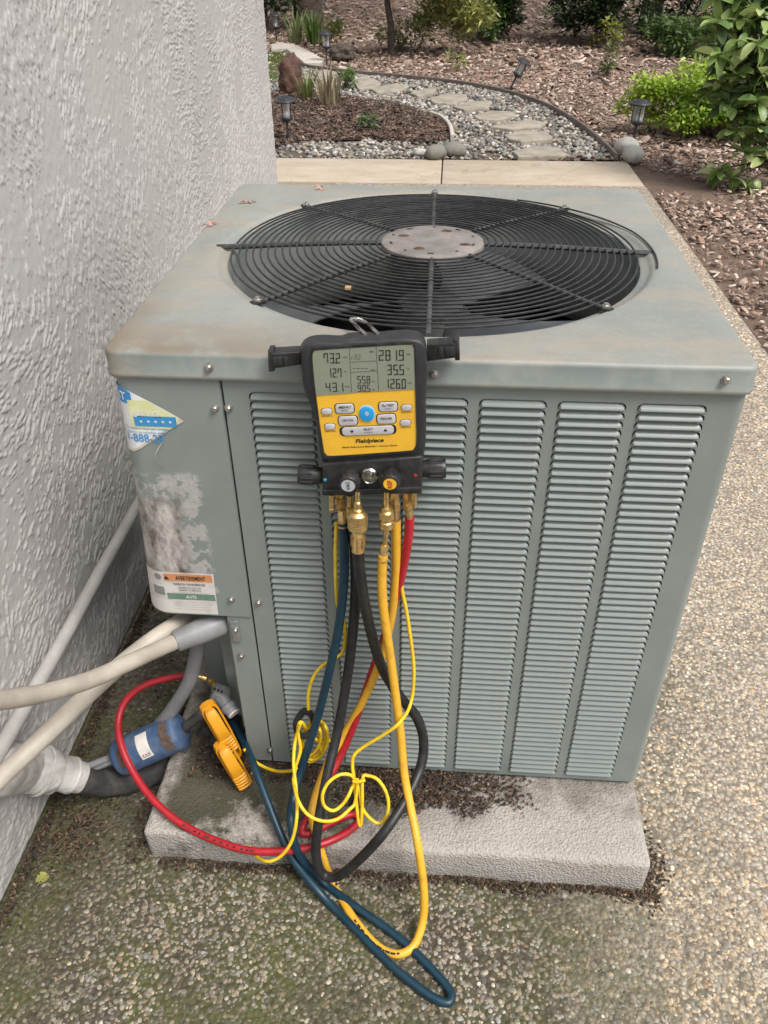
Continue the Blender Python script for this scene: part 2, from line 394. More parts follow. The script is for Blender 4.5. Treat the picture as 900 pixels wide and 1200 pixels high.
def m_stucco():
    mt, t, b = mk('stucco')
    tc = nd(t, 'ShaderNodeTexCoord'); P = tc.outputs['Object']
    c = mix(t, ramp(t, noise(t, 1.7, 6, 0.6, P), 0.3, 0.7), (0.395, 0.382, 0.374), (0.455, 0.442, 0.434))
    c = mix(t, math_(t, 'MULTIPLY', ramp(t, noise(t, 120, 4, 0.6, P), 0.5, 0.75), 0.15), c, (0.36, 0.345, 0.33))
    t.links.new(c, b.inputs['Base Color']); b.inputs['Roughness'].default_value = 0.62; b.inputs['Specular IOR Level'].default_value = 0.35
    sp = nd(t, 'ShaderNodeSeparateXYZ'); t.links.new(P, sp.inputs[0])
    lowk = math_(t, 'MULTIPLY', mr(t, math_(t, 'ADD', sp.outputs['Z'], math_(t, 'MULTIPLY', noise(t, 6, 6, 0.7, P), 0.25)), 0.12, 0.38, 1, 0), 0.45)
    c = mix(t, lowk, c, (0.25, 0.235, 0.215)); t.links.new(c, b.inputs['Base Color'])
    bump(t, b, noise(t, 260, 3, 0.6, P), 0.0006); return mt
def m_foam():
    return mat('pipe_foam', (0.022, 0.022, 0.022), 0.85, var=(0.06, 0.055, 0.05), vs=35, bs=120, bd=0.001)

PAINTM = m_unit_paint(); CAPM = m_cap_paint(); COVERM = m_cover_paint()
BLACK = mat('black_plastic', (0.012, 0.012, 0.013), 0.40, var=(0.035, 0.034, 0.033), vs=60, bs=300, bd=0.0002)
BOOT = mat('boot_rubber', (0.020, 0.021, 0.024), 0.5, var=(0.040, 0.040, 0.041), vs=45, vlo=0.5, vhi=0.75, bs=400, bd=0.0002)
WIRE = mat('grille_wire', (0.014, 0.015, 0.016), 0.4, var=(0.035, 0.034, 0.032), vs=90)
SPOKE = mat('spoke_rod', (0.035, 0.037, 0.038), 0.35, var=(0.075, 0.072, 0.068), vs=120)
HUBM = mat('hub_metal', (0.17, 0.155, 0.15), 0.6, 0.2, var=(0.27, 0.24, 0.22), vs=26, bs=80, bd=0.0006)
RUST = mat('rust', (0.09, 0.048, 0.028), 0.9, var=(0.04, 0.028, 0.02), vs=80, bs=150, bd=0.001)
DARKIN = mat('interior_black', (0.012, 0.013, 0.014), 0.6, var=(0.022, 0.023, 0.024), vs=20)
VENT = mat('venturi_grey', (0.24, 0.255, 0.25), 0.4, var=(0.31, 0.32, 0.31), vs=14)
BLADE = mat('blade_grey', (0.085, 0.093, 0.105), 0.35, 0.2, var=(0.13, 0.135, 0.14), vs=24)
GALV = mat('galvanised', (0.50, 0.51, 0.53), 0.42, 0.75, var=(0.36, 0.37, 0.39), vs=60)
CHROME = mat('chrome', (0.62, 0.61, 0.59), 0.22, 1.0, var=(0.42, 0.41, 0.40), vs=120)
ZINC = mat('screw_zinc', (0.58, 0.57, 0.54), 0.35, 0.9, var=(0.33, 0.31, 0.28), vs=300)
BRASS = mat('brass', (0.74, 0.54, 0.23), 0.32, 0.85, var=(0.48, 0.33, 0.14), vs=140, bs=300, bd=0.0002)
YFACE = mat('face_yellow', (0.80, 0.46, 0.035), 0.45, var=(0.74, 0.42, 0.04), vs=40)
YHOSE = mat('hose_yellow', (0.70, 0.38, 0.03), 0.45, var=(0.50, 0.27, 0.035), vs=55, vlo=0.5, vhi=0.75)
YCAB = mat('cable_yellow', (0.80, 0.56, 0.02), 0.4, var=(0.68, 0.45, 0.02), vs=60)
CLAMPY = mat('clamp_yellow', (0.62, 0.275, 0.010), 0.48, var=(0.36, 0.15, 0.02), vs=38, vlo=0.55, vhi=0.8, bs=200, bd=0.0003)
BHOSE = mat('hose_blue', (0.003, 0.027, 0.050), 0.40, var=(0.008, 0.038, 0.060), vs=50)
RHOSE = mat('hose_red', (0.42, 0.012, 0.022), 0.42, var=(0.30, 0.012, 0.02), vs=50)
KHOSE = mat('hose_black', (0.010, 0.010, 0.011), 0.45, var=(0.024, 0.024, 0.025), vs=60)
LCD = mat('lcd', (0.225, 0.245, 0.19), 0.22, var=(0.245, 0.265, 0.205), vs=12)
INK = mat('lcd_ink', (0.022, 0.028, 0.022), 0.5, var=(0.03, 0.035, 0.03), vs=30)
FAINT = mat('lcd_faint_ink', (0.12, 0.135, 0.105), 0.5)
PRINT = mat('print_black', (0.02, 0.018, 0.015), 0.6)
BTN = mat('button_grey', (0.50, 0.49, 0.50), 0.5, var=(0.45, 0.44, 0.45), vs=80)
BTNB = mat('button_blue', (0.02, 0.30, 0.66), 0.4)
WHITE = mat('white_paint', (0.75, 0.75, 0.74), 0.5, var=(0.62, 0.61, 0.58), vs=60)
STICK = mat('sticker_white', (0.74, 0.75, 0.76), 0.4, var=(0.62, 0.62, 0.60), vs=30, vlo=0.5, vhi=0.8)
STBLUE = mat('print_blue', (0.03, 0.24, 0.55), 0.4, var=(0.05, 0.27, 0.55), vs=40)
STLB = mat('print_pale_blue', (0.42, 0.56, 0.74), 0.5)
STGRN = mat('print_olive', (0.62, 0.64, 0.34), 0.45, var=(0.70, 0.72, 0.48), vs=50)
STEDGE = mat('sticker_torn_paper', (0.60, 0.55, 0.46), 0.8, var=(0.44, 0.38, 0.30), vs=60)
ORANGE = mat('label_orange', (0.62, 0.25, 0.09), 0.5, var=(0.55, 0.24, 0.12), vs=60)
GREENB = mat('label_green', (0.10, 0.20, 0.135), 0.5, var=(0.15, 0.24, 0.18), vs=60)
LABELW = mat('label_paper', (0.62, 0.60, 0.57), 0.55, var=(0.42, 0.40, 0.37), vs=45, vlo=0.5, vhi=0.75)
LGREY = mat('print_grey', (0.22, 0.22, 0.22), 0.6)
PIPEC = mat('pipe_cream', (0.44, 0.395, 0.335), 0.5, var=(0.33, 0.295, 0.25), vs=18, bs=60, bd=0.0006)
PIPEW = mat('pipe_white', (0.42, 0.405, 0.385), 0.5, var=(0.34, 0.325, 0.31), vs=16, bs=60, bd=0.0005)
PVCG = mat('pvc_grey', (0.165, 0.168, 0.178), 0.45, var=(0.23, 0.23, 0.235), vs=20)
DRYB = mat('drier_blue', (0.038, 0.082, 0.175), 0.6, var=(0.10, 0.135, 0.20), vs=45, bs=120, bd=0.0006)
RUST2 = mat('drier_rust', (0.12, 0.075, 0.055), 0.9, var=(0.05, 0.035, 0.028), vs=90, bs=200, bd=0.001)
FOAM = m_foam()
WRAP = mat('duct_wrap', (0.50, 0.485, 0.46), 0.6, var=(0.30, 0.285, 0.26), vs=22, bs=40, bd=0.004)
PADM = m_concrete('pad_concrete', (0.33, 0.305, 0.28), (0.42, 0.392, 0.362), (0.22, 0.195, 0.172), True)
CURBM = m_concrete('curb_concrete', (0.46, 0.42, 0.36), (0.52, 0.48, 0.43), (0.34, 0.31, 0.27))
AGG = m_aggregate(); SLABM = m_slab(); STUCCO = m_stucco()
MULCHG = m_soil('mulch_ground', (0.15, 0.105, 0.082), (0.235, 0.17, 0.135))
SOILG = m_soil('gravel_bed_soil', (0.09, 0.08, 0.07), (0.16, 0.14, 0.12))
CHIP = mat_attr('wood_chip', 0.85, vs=60); PEB = mat_attr('pebble', 0.62, vs=160, bs=300, bd=0.0006); GRAV = mat_attr('river_rock', 0.6, vs=45, bs=70, bd=0.002)
LEAFM = mat_leaf('leaf_green'); LEAFG = mat_leaf('leaf_glossy', 0.3, 0.25)
BARK = mat('bark', (0.045, 0.034, 0.028), 0.95, var=(0.09, 0.07, 0.055), vs=12, bs=18, bd=0.03)
TWIG = mat('twig', (0.15, 0.10, 0.07), 0.9, var=(0.09, 0.06, 0.045), vs=30)
FLAG = mat('flagstone', (0.34, 0.30, 0.245), 0.9, var=(0.22, 0.20, 0.165), vs=9, bs=30, bd=0.006)
REDROCK = mat('red_rock', (0.115, 0.058, 0.042), 0.9, var=(0.065, 0.036, 0.03), vs=8, bs=16, bd=0.03)
GREYROCK = mat('grey_rock', (0.19, 0.18, 0.155), 0.8, var=(0.13, 0.125, 0.11), vs=14, bs=40, bd=0.004)
PALEROCK = mat('pale_rock', (0.46, 0.44, 0.40), 0.75, var=(0.34, 0.33, 0.30), vs=14, bs=50, bd=0.004)
DARKROCK = mat('dark_rock', (0.09, 0.072, 0.055), 0.9, var=(0.05, 0.04, 0.032), vs=10, bs=20, bd=0.02)
EDGE = mat('steel_edging', (0.13, 0.105, 0.09), 0.6, 0.1, var=(0.21, 0.17, 0.145), vs=14)
LAMPK = mat('lamp_black', (0.028, 0.03, 0.036), 0.35, var=(0.05, 0.052, 0.06), vs=30)
def m_glass():
    mt, t, b = mk('lamp_glass'); b.inputs['Base Color'].default_value = (0.8, 0.82, 0.82, 1); b.inputs['Roughness'].default_value = 0.12
    b.inputs['Transmission Weight'].default_value = 0.75; b.inputs['IOR'].default_value = 1.15; return mt
GLASS = m_glass()
VELCRO = mat('velcro', (0.012, 0.012, 0.012), 0.95, bs=400, bd=0.0006)
COIL = mat('coil_fins', (0.035, 0.036, 0.037), 0.6, 0.2)

# ------------------------------------------------------------------ text (flat print, conformed by a mapping)
def text_mesh(s, size, spacing=1.0, bold=0.0, shear=0.0):
    cu = bpy.data.curves.new('txt', 'FONT'); cu.body = s; cu.size = size; cu.align_x = 'CENTER'; cu.align_y = 'CENTER'
    cu.space_character = spacing; cu.offset = bold; cu.shear = shear; cu.resolution_u = 3; cu.fill_mode = 'FRONT'
    o = bpy.data.objects.new('txt', cu); COL.objects.link(o); bpy.context.view_layer.update()
    me = bpy.data.meshes.new_from_object(o.evaluated_get(bpy.context.evaluated_depsgraph_get()))
    vs = [tuple(v.co) for v in me.vertices]; fs = [tuple(p.vertices) for p in me.polygons]
    bpy.data.objects.remove(o); bpy.data.curves.remove(cu); bpy.data.meshes.remove(me); return vs, fs
def add_text(mb, s, width, height, mp, bold=0.0, shear=0.0):
    """text fitted into width x height, centred on 0, mapped by mp(u,v)"""
    vs, fs = text_mesh(s, 1.0, 1.0, bold, shear)
    if not vs: return
    a = np.array(vs); lo = a.min(0); hi = a.max(0); c = (lo+hi)/2; sx = width/(hi[0]-lo[0]); sy = height/(hi[1]-lo[1]) if height else sx
    mb.add([mp((x-c[0])*sx, (y-c[1])*sy) for x, y, z in vs], fs)

# ================================================================== SETTING
def noise_disp(mb, amp, sc):
    out = []
    for x, y, z in mb.v:
        n = mnoise.fractal(Vector((x, y, z))*sc, 1.0, 2.0, 4); out.append((x, y, z+amp*n))
    mb.v = out
# ground: one sheet out to the horizon, a low rise at the back of the garden
gm = MB(); xs = np.concatenate([np.linspace(-90, -8, 8), np.linspace(-7, 9, 60), np.linspace(10, 90, 8)])
ys = np.concatenate([np.linspace(-60, -3, 8), np.linspace(-2, 22, 90), np.linspace(24, 120, 10)])
for y in ys:
    for x in xs:
        inn = -7 <= x <= 9 and 5.3 < y < 22
        gm.v.append((x, y, tz(min(y, 26)) - 0.022 + (0.02*mnoise.noise(Vector((x*0.9, y*0.9, 0))) if inn and y > 6 else 0)))
nx = len(xs)
gm.f = [(j*nx+i, j*nx+i+1, (j+1)*nx+i+1, (j+1)*nx+i) for j in range(len(ys)-1) for i in range(nx-1)]; gm.mi = [0]*len(gm.f)
g = obj('ground', gm, MULCHG, kind='structure')

WX = -0.269; PATX = 1.652
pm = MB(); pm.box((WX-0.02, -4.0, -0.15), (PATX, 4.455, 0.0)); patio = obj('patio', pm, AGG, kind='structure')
walk = empty('walkway', (0.4, 4.78, 0), None, None); walk['kind'] = 'structure'
for x0, x1 in ((-4.0, 0.379), (0.387, PATX-0.004)):
    sm = MB(); sm.rbox(((x0+x1)/2, 4.785, -0.075), (x1-x0, 0.65, 0.156), 0.006); obj('slab', sm, SLABM, walk)
jm = MB(); jm.box((0.379, 4.462, -0.10), (0.387, 5.108, -0.012)); obj('joint_strip', jm, RUST, walk)

# stucco wall: trowelled skip texture as real relief (line integral convolution of noise along a wandering trowel direction)
def stucco_field(ny, nz, step):
    def smooth_noise(cells, seed):
        r2 = np.random.default_rng(seed); gy = int(ny*step/cells)+3; gz = int(nz*step/cells)+3
        G = r2.standard_normal((gy, gz)); yy = np.arange(ny)*step/cells; zz = np.arange(nz)*step/cells
        iy = yy.astype(int); iz = zz.astype(int); fy = yy-iy; fz = zz-iz
        fy = fy*fy*(3-2*fy); fz = fz*fz*(3-2*fz)
        a = G[np.ix_(iy, iz)]; b = G[np.ix_(iy+1, iz)]; c = G[np.ix_(iy, iz+1)]; d = G[np.ix_(iy+1, iz+1)]
        FY = fy[:, None]; FZ = fz[None, :]
        return (a*(1-FY)+b*FY)*(1-FZ)+(c*(1-FY)+d*FY)*FZ
    th = rad(45) + 0.75*smooth_noise(0.35, 3) + 0.30*smooth_noise(0.09, 4)
    def lic(seed, steps, pre):
        W = np.random.default_rng(seed).standard_normal((ny, nz))
        for _ in range(pre): W = W + np.roll(W, 1, 0) + np.roll(W, 1, 1) + np.roll(np.roll(W, 1, 0), 1, 1)
        acc = W.copy(); Y, Z = np.meshgrid(np.arange(ny), np.arange(nz), indexing='ij'); dy = np.cos(th); dz = np.sin(th)
        for sgn in (1, -1):
            py = Y.astype(float); pz = Z.astype(float)
            for k in range(steps):
                iy = np.clip(np.rint(py).astype(int), 0, ny-1); iz = np.clip(np.rint(pz).astype(int), 0, nz-1)
                py += sgn*dy[iy, iz]; pz += sgn*dz[iy, iz]
                iy = np.clip(np.rint(py).astype(int), 0, ny-1); iz = np.clip(np.rint(pz).astype(int), 0, nz-1)
                acc += W[iy, iz]*(1-k/(steps+1))
        return acc/acc.std()
    fine = lic(5, 2, 1); coarse = lic(6, 4, 2)
    dens = 1.0*smooth_noise(0.11, 8) + 0.8*smooth_noise(0.045, 9) + 0.5*smooth_noise(0.02, 19)      # smooth skips between the ridged areas
    e = 0.72*fine + 0.62*coarse + dens*0.72 - 0.30
    h = np.clip(e/0.6, 0, 1); h = h*h*(3-2*h)
    return 0.75*h + 0.035*fine + 0.10*smooth_noise(0.012, 10) + 0.9*smooth_noise(0.35, 12)
house = empty('stucco_wall', (WX, 0.9, 0), 'light grey wall with rough trowelled stucco running along the left of the metal unit', 'wall')
YE = 2.527
STEP = 0.0024; y0w, y1w, z1w = -0.62, YE-0.012, 1.36
ny = int((y1w-y0w)/STEP)+1; nz = int((z1w-0.012)/STEP)+1
H = stucco_field(ny, nz, STEP)
edge = np.minimum(1, np.minimum(np.arange(ny)[:, None], np.arange(ny)[::-1][:, None])/6.0)*np.minimum(1, np.minimum(np.arange(nz)[None]+2, np.arange(nz)[::-1][None])/6.0)
X = 0.0 + 0.0025*H*edge
Yg, Zg = np.meshgrid(y0w+np.arange(ny)*STEP-0.9, 0.012+np.arange(nz)*STEP, indexing='ij')
V = np.stack([X, Yg, Zg], -1).reshape(-1, 3)
idx = np.arange(ny*nz).reshape(ny, nz)
F = np.stack([idx[:-1, :-1], idx[1:, :-1], idx[1:, 1:], idx[:-1, 1:]], -1).reshape(-1, 4)
link('trowelled_face', np_mesh('trowelled_face', V, F, STUCCO, smooth=True), house)
ye2 = y0w+(ny-1)*STEP; ze2 = 0.012+(nz-1)*STEP
wm = MB()
wm.quad((WX, -4, 0.012), (WX, y0w, 0.012), (WX, y0w, ze2), (WX, -4, ze2)); wm.quad((WX, -4, ze2), (WX, ye2, ze2), (WX, ye2, 2.7), (WX, -4, 2.7))
wm.quad((WX, ye2, 0.012), (WX-0.012, YE, 0.012), (WX-0.012, YE, 2.7), (WX, ye2, 2.7))
wm.quad((WX-0.012, YE, 0.012), (-4, YE, 0.012), (-4, YE, 2.7), (WX-0.012, YE, 2.7))
wm.quad((WX, -4, 2.7), (WX, ye2, 2.7), (-4, YE, 2.7), (-4, -4, 2.7)); wm.quad((-4, -4, 0.012), (WX, -4, 0.012), (WX, -4, 2.7), (-4, -4, 2.7))
wm.box((-3.99, -3.99, -0.1), (WX-0.022, YE-0.02, 0.05))
obj('wall_body', wm, STUCCO, house, smooth=0)
# ================================================================== CONCRETE PAD
def make_pad():
    x0, x1, y0, y1, h = -0.052, 0.797, -0.1435, 0.86, 0.075
    bm = bmesh.new(); bmesh.ops.create_cube(bm, size=1.0)
    for v in bm.verts: v.co = Vector((v.co.x*(x1-x0), v.co.y*(y1-y0), v.co.z*(h+0.02)))
    bmesh.ops.bevel(bm, geom=list(bm.edges), offset=0.011, segments=3, affect='EDGES', profile=0.5)
    bmesh.ops.subdivide_edges(bm, edges=[e for e in bm.edges if e.calc_length() > 0.1], cuts=60, use_grid_fill=True)
    bm.verts.index_update(); mb = MB(); c = Vector(((x0+x1)/2, (y0+y1)/2, (h-0.02)/2)); vs = []
    for v in bm.verts:
        p = v.co + c; n = v.co.normalized()
        d = 0.0035*mnoise.noise(p*9) + 0.0018*mnoise.noise(p*45)
        cx = min(abs(p.x-x0), abs(p.x-x1)); cy = abs(p.y-y0)
        d -= 0.010*max(0, mnoise.noise(p*14)-0.25)*(1 if min(cx, cy) < 0.03 else 0)
        vs.append(p + v.normal*d)
    mb.add(vs, [[v.index for v in f.verts] for f in bm.faces]); bm.free()
    return obj('equipment_pad', mb, PADM, smooth=50, label='rough grey concrete pad on the ground under the metal unit, mossy at its left end', cat='concrete pad')
pad = make_pad()
PT = 0.076

# ================================================================== OUTDOOR UNIT
HB, HC, HT = 0.085, 0.8526, 0.8903
unit = empty('air_conditioner', (0.40, 0.40, HB), 'green grey metal air conditioner unit with louvred front and round fan grille on top', 'air conditioner')
CX, CY = 0.401, 0.409
# ---- top cover
def rrect_r(th, hx, hy, r):
    c, s = math.cos(th), math.sin(th); ac, as_ = abs(c), abs(s)
    t = min(hx/ac if ac > 1e-9 else 1e9, hy/as_ if as_ > 1e-9 else 1e9); x, y = t*ac, t*as_
    if x > hx-r and y > hy-r:
        qx, qy = hx-r, hy-r; b = ac*qx+as_*qy; cc = qx*qx+qy*qy-r*r; t = b+math.sqrt(max(0, b*b-cc)); x, y = t*ac, t*as_
    return math.copysign(x, c), math.copysign(y, s)
angs = sorted(set(round(a, 5) for a in list(np.linspace(0, 2*math.pi, 97)[:-1]) + [q+d for q in (math.atan2(.405, .4), math.pi-math.atan2(.405, .4), math.pi+math.atan2(.405, .4), 2*math.pi-math.atan2(.405, .4)) for d in np.linspace(-.085, .085, 23)]))
UCX, UCY = 0.40, 0.405
def rr(ins, z, r): return [(UCX+rrect_r(a, .40-ins, .405-ins, max(.004, r-ins))[0], UCY+rrect_r(a, .40-ins, .405-ins, max(.004, r-ins))[1], z) for a in angs]
def circ(r, z): return [(CX+r*math.cos(a), CY+r*math.sin(a), z) for a in angs]
def lerp(A, B, t, z): return [(a[0]+(b[0]-a[0])*t, a[1]+(b[1]-a[1])*t, z) for a, b in zip(A, B)]
cm = MB(); rings = [rr(.0035, HC+.001, .017), rr(.0005, HC-.0005, .017), rr(-.0012, HC+.002, .017), rr(-.0012, HC+.006, .017), rr(.0005, HC+.009, .017), rr(0, HT-.0075, .017)]
for k in range(1, 6): a = k/5*math.pi/2; rings.append(rr(.0065*(1-math.cos(a)), HT-.0075+.0065*math.sin(a), .017))
outer = rr(.010, 0, .017); inner = circ(.349, 0)
rings.append(rr(.030, HT-.0006, .017))
for t in (.25, .5, .75): rings.append(lerp(rr(.030, 0, .017), inner, t, HT+.0004))
rings += [circ(.349, HT), circ(.345, HT-.0006), circ(.341, HT-.004), circ(.337, HT-.0075), circ(.331, HT-.008), circ(.327, HT-.010), circ(.324, HT-.018), circ(.3235, HT-.035)]
cm.layers(rings, False, False)
vv = []
for x, y, z in cm.v:
    if z > HT-.0015: z += .0010*mnoise.noise(Vector((x*4, y*4, 1)))
    vv.append((x, y, z))
cm.v = vv
obj('top_cover', cm, CAPM, unit, smooth=40)
vm = MB(); vm.layers([circ(.3225, HT-.030), circ(.321, HT-.08), circ(.325, HT-.17), circ(.345, HT-.20)], False, False); obj('venturi_ring', vm, VENT, unit)
# ---- fan
FZ = HT-.10
hm = MB(); hm.lathe((CX, CY, FZ-.05), (0, 0, 1), [(.05, 0), (.055, .03), (.055, .06), (.03, .065)], 24); obj('fan_hub', hm, BLADE, unit)
mm_ = MB(); mm_.lathe((CX, CY, HT-.20), (0, 0, 1), [(.07, 0), (.075, .01), (.075, .08), (.06, .10)], 24); obj('fan_motor', mm_, DARKIN, unit)
for k in range(3):
    a0 = rad(301) + k*2*math.pi/3; bm_ = MB(); nr, na = 6, 10; vs = []
    for i in range(nr):
        r_ = .05+.258*i/(nr-1); span = .42+.62*i/(nr-1)
        for j in range(na):
            s_ = j/(na-1)-.5; a = a0 + s_*span + .25*i/(nr-1); z = FZ + .010 + s_*.050*(0.6+.4*i/(nr-1)) - .02*(s_*2)**2*0.5
            vs.append((CX+r_*math.cos(a), CY+r_*math.sin(a), z))
    n_ = len(vs); vs += [(x, y, z-.002) for x, y, z in vs]; fs = []
    for i in range(nr-1):
        for j in range(na-1):
            q = (i*na+j, (i+1)*na+j, (i+1)*na+j+1, i*na+j+1); fs.append(q); fs.append(tuple(n_+t for t in q[::-1]))
    bm_.add(vs, fs); obj('fan_blade', bm_, BLADE, unit)
# ---- grille
grille = link('fan_grille', None, unit) if False else None
gr0 = bpy.data.objects.new('fan_grille', None); COL.objects.link(gr0); gr0.parent = unit; WL[gr0.name] = WL[unit.name]
def dome(r): return HT + .001 + .012*(1-(r/.33)**2)
NR = 21
for k in range(NR):
    r_ = .0905 + (.3215-.0905)*k/(NR-1); tm = MB()
    pts = [(CX+r_*math.cos(t), CY+r_*math.sin(t), dome(r_)+.0006*math.sin(3*t+k)) for t in np.linspace(0, 2*math.pi, 73)[:-1]]
    tm.tube(pts, .00165, 6, closed=True); obj('grille_ring', tm, WIRE, gr0)
tm = MB(); tm.tube([(CX+(.326+.024*min(1, (rad(62)-t)/rad(45)))*math.cos(t), CY+(.326+.024*min(1, (rad(62)-t)/rad(45)))*math.sin(t), HT+.003) for t in np.linspace(rad(-13), rad(62), 40)], .0015, 6); obj('loose_ring_end', tm, WIRE, gr0, label='broken outer wire ending short at the right')
for k in range(8):
    a = k*math.pi/4 + rad(.6); sp_ = MB(); ext = .345 if k % 2 else (.341 if k in (2, 6) else .352)
    sp_.tube([(CX+r*math.cos(a), CY+r*math.sin(a), dome(r)-.0030+(0.002 if r > .32 else 0)) for r in np.linspace(.078, ext, 8)], .0044 if k % 2 == 0 else .0036, 8)
    o = obj('grille_spoke', sp_, SPOKE, gr0)
    if k % 2 or k == 2:
        b = MB(); c = (CX+.338*math.cos(a), CY+.338*math.sin(a), HT-.003); b.rbox((c[0], c[1], HT-.001), (.020, .012, .006), .0015, Matrix.Rotation(a, 3, 'Z')); obj('clip', b, WIRE, o)
        b = MB(); b.lathe((c[0], c[1], HT+.001), (0, 0, 1), [(.006, 0), (.006, .003), (.0035, .004), (.0035, .006)], 10); obj('bolt', b, ZINC, o)
hb = MB(); hb.lathe((CX, CY, HT+.004), (0, 0, 1), [(.082, 0), (.0835, .003), (.082, .0085), (.078, .0105), (.04, .0112), (.002, .0112)], 48); hub = obj('hub_plate', hb, HUBM, gr0)
for k, (dx, dy) in enumerate(((-.047, .018), (.022, .047), (.052, -.022), (-.020, -.045))):
    d = MB(); d.v and None; d.layers([[(CX+dx+rr_*(1+.5*mnoise.noise(Vector((3*math.cos(t), 3*math.sin(t), k))))*math.cos(t), CY+dy+.7*rr_*(1+.5*mnoise.noise(Vector((3*math.cos(t), 3*math.sin(t), k))))*math.sin(t), HT+.0148+zz) for t in np.linspace(0, 2*math.pi, 17)[:-1]] for rr_, zz in ((.0095, 0), (.0085, .0006), (.005, .0016))], False, True); st = obj('rusty_bolt', d, RUST, hub)
for k in range(10):
    a = rad(17+36*k); d = MB(); d.rbox((CX+.068*math.cos(a), CY+.068*math.sin(a), HT+.0148), (.010 if k % 2 else .005, .004, .002), .0008, Matrix.Rotation(a+math.pi/2, 3, 'Z'), 1); obj('slot', d, DARKIN, hub)

# ---- louvred front panel
COLS = [(0.1785+.0976*k, 0.2632+.0976*k) for k in range(6)]
ZB, PITCHZ, NROW = 0.0985, 0.012288, 60; ZTOP = ZB+PITCHZ*NROW
XL, XR, YF = 0.1465, 0.7965, 0.008
fp = MB()
def fq(x0, x1, z0, z1): fp.quad((x0, YF, z0), (x1, YF, z0), (x1, YF, z1), (x0, YF, z1))
xe = [XL]+[x for c in COLS for x in c]+[XR-.012]
for i in range(0, len(xe), 2): fq(xe[i], xe[i+1], HB, HC+.002)
for a, b in COLS: fq(a, b, HB, ZB); fq(a, b, ZTOP, HC+.002)
arc = [(XR-.012+.012*math.sin(t), YF+.012-.012*math.cos(t)) for t in np.linspace(0, math.pi/2, 8)] + [(XR, .20), (XR, .795)]
for (xa, ya), (xb, yb) in zip(arc[:-1], arc[1:]): fp.quad((xa, ya, HB), (xb, yb, HB), (xb, yb, HC+.002), (xa, ya, HC+.002))
fp.box((XL, YF+.0005, HB-.001), (XR-.012, YF+.018, HB+.002))
front = obj('front_panel', fp, PAINTM, unit, smooth=40)
# one slat: a pressed louvre, its lower lip standing proud and its upper edge leaning in under the strip above
def slat_mesh():
    mb = MB(); W2 = (COLS[0][1]-COLS[0][0])/2; p = PITCHZ; n = 13
    # profile rows (y, z, inset at the ends)
    rows = [(0.0000, 0.0000, 0), (-.0026, .0002, .0006), (-.0042, .0012, .0014), (-.0040, .0024, .0020), (-.0006, .0049, .0026), (.0034, .0084, .0050), (.0050, .0099, .0085)]
    us = np.concatenate([[-1, -.985, -.96], np.linspace(-.9, .9, 7), [.96, .985, 1]])
    vs = []; fs = []; m_ = len(us)
    for y, z, ins in rows:
        for u in us:
            e = max(0, (abs(u)-.9)/.1); yy = y*(1-e**2*.95); vs.append((u*(W2-ins*(1 if abs(u) > .9 else 0)), yy, z - (0.0006*e if z > .006 else 0)))
    for i in range(len(rows)-1):
        for k in range(m_-1): fs.append((i*m_+k, i*m_+k+1, (i+1)*m_+k+1, (i+1)*m_+k))
    mb.add(vs, fs)
    # the strip of panel above the slot, and the end cheeks
    mb.quad((-W2, 0, p-.0021), (W2, 0, p-.0021), (W2, 0, p), (-W2, 0, p))
    mb.quad((-W2, 0, p-.0021), (W2, 0, p-.0021), (W2, .0012, p-.0021), (-W2, .0012, p-.0021))
    for s in (-1, 1):
        mb.add([(s*W2, 0, 0), (s*W2, 0, p-.002), (s*(W2-.0070), 0, p-.0021), (s*(W2-.0028), 0, p-.0042), (s*(W2-.0008), 0, p-.0065)], [(0, 1, 2, 3, 4)])
        mb.quad((s*W2, 0, 0), (s*W2, 0, p-.002), (s*W2, .008, p-.002), (s*W2, .004, 0))
    return mb
me_s = mesh_from('louver_slat', slat_mesh(), PAINTM, 45)
lm = MB()
for i in range(NROW):
    for c, (a, b) in enumerate(COLS):
        z = ZB+PITCHZ*i; x = (a+b)/2
        if i >= 10:
            o = bpy.data.objects.new('louver_slat', me_s); COL.objects.link(o); o.parent = front
            o.location = (x-.40, YF-.40, z-HB)
        else:
            s_ = slat_mesh() if not lm.v else None
            base = slat_cache if lm.v else (lambda q: q)(s_)
            if not lm.v: slat_cache = base
            lm.add([(vx+x, vy+YF, vz+z) for vx, vy, vz in base.v], base.f)
obj('lower_louver_slats', lm, PAINTM, front, smooth=45, kind='stuff')
cg = MB(); cg.box((.16, .030, HB+.004), (.775, .034, HC-.004)); obj('coil', cg, COIL, unit)
# ---- other sides
sd_ = MB()
sd_.quad((XR-.001, .795, HB), (.15, .802, HB), (.15, .802, HC), (XR-.001, .795, HC)); sd_.quad((.15, .802, HB), (.006, .802, HB), (.006, .802, HC), (.15, .802, HC))
sd_.quad((.006, .802, HB), (.006, .21, HB), (.006, .21, HC), (.006, .802, HC)); obj('rear_panels', sd_, PAINTM, unit)
nt_ = MB()
for pts in ([(.1435, .012), (.104, .014), (.1035, .045), (.086, .05), (.083, .075), (.060, .078), (.056, .125), (.006, .13), (.006, .21)],):
    for (xa, ya), (xb, yb) in zip(pts[:-1], pts[1:]): nt_.quad((xa, ya, HB), (xb, yb, HB), (xb, yb, HC), (xa, ya, HC))
obj('valve_recess', nt_, PAINTM, unit, smooth=0)
cp = MB(); cp.box((.1035, .0085, HB), (.1437, .0115, HC)); cp.box((.1035, .0116, HB), (.1050, .040, .440)); obj('corner_post', cp, PAINTM, unit, smooth=0)
bp = MB(); bp.box((.02, .03, PT-.002), (.78, .78, HB+.003)); obj('base_pan', bp, DARKIN, unit)
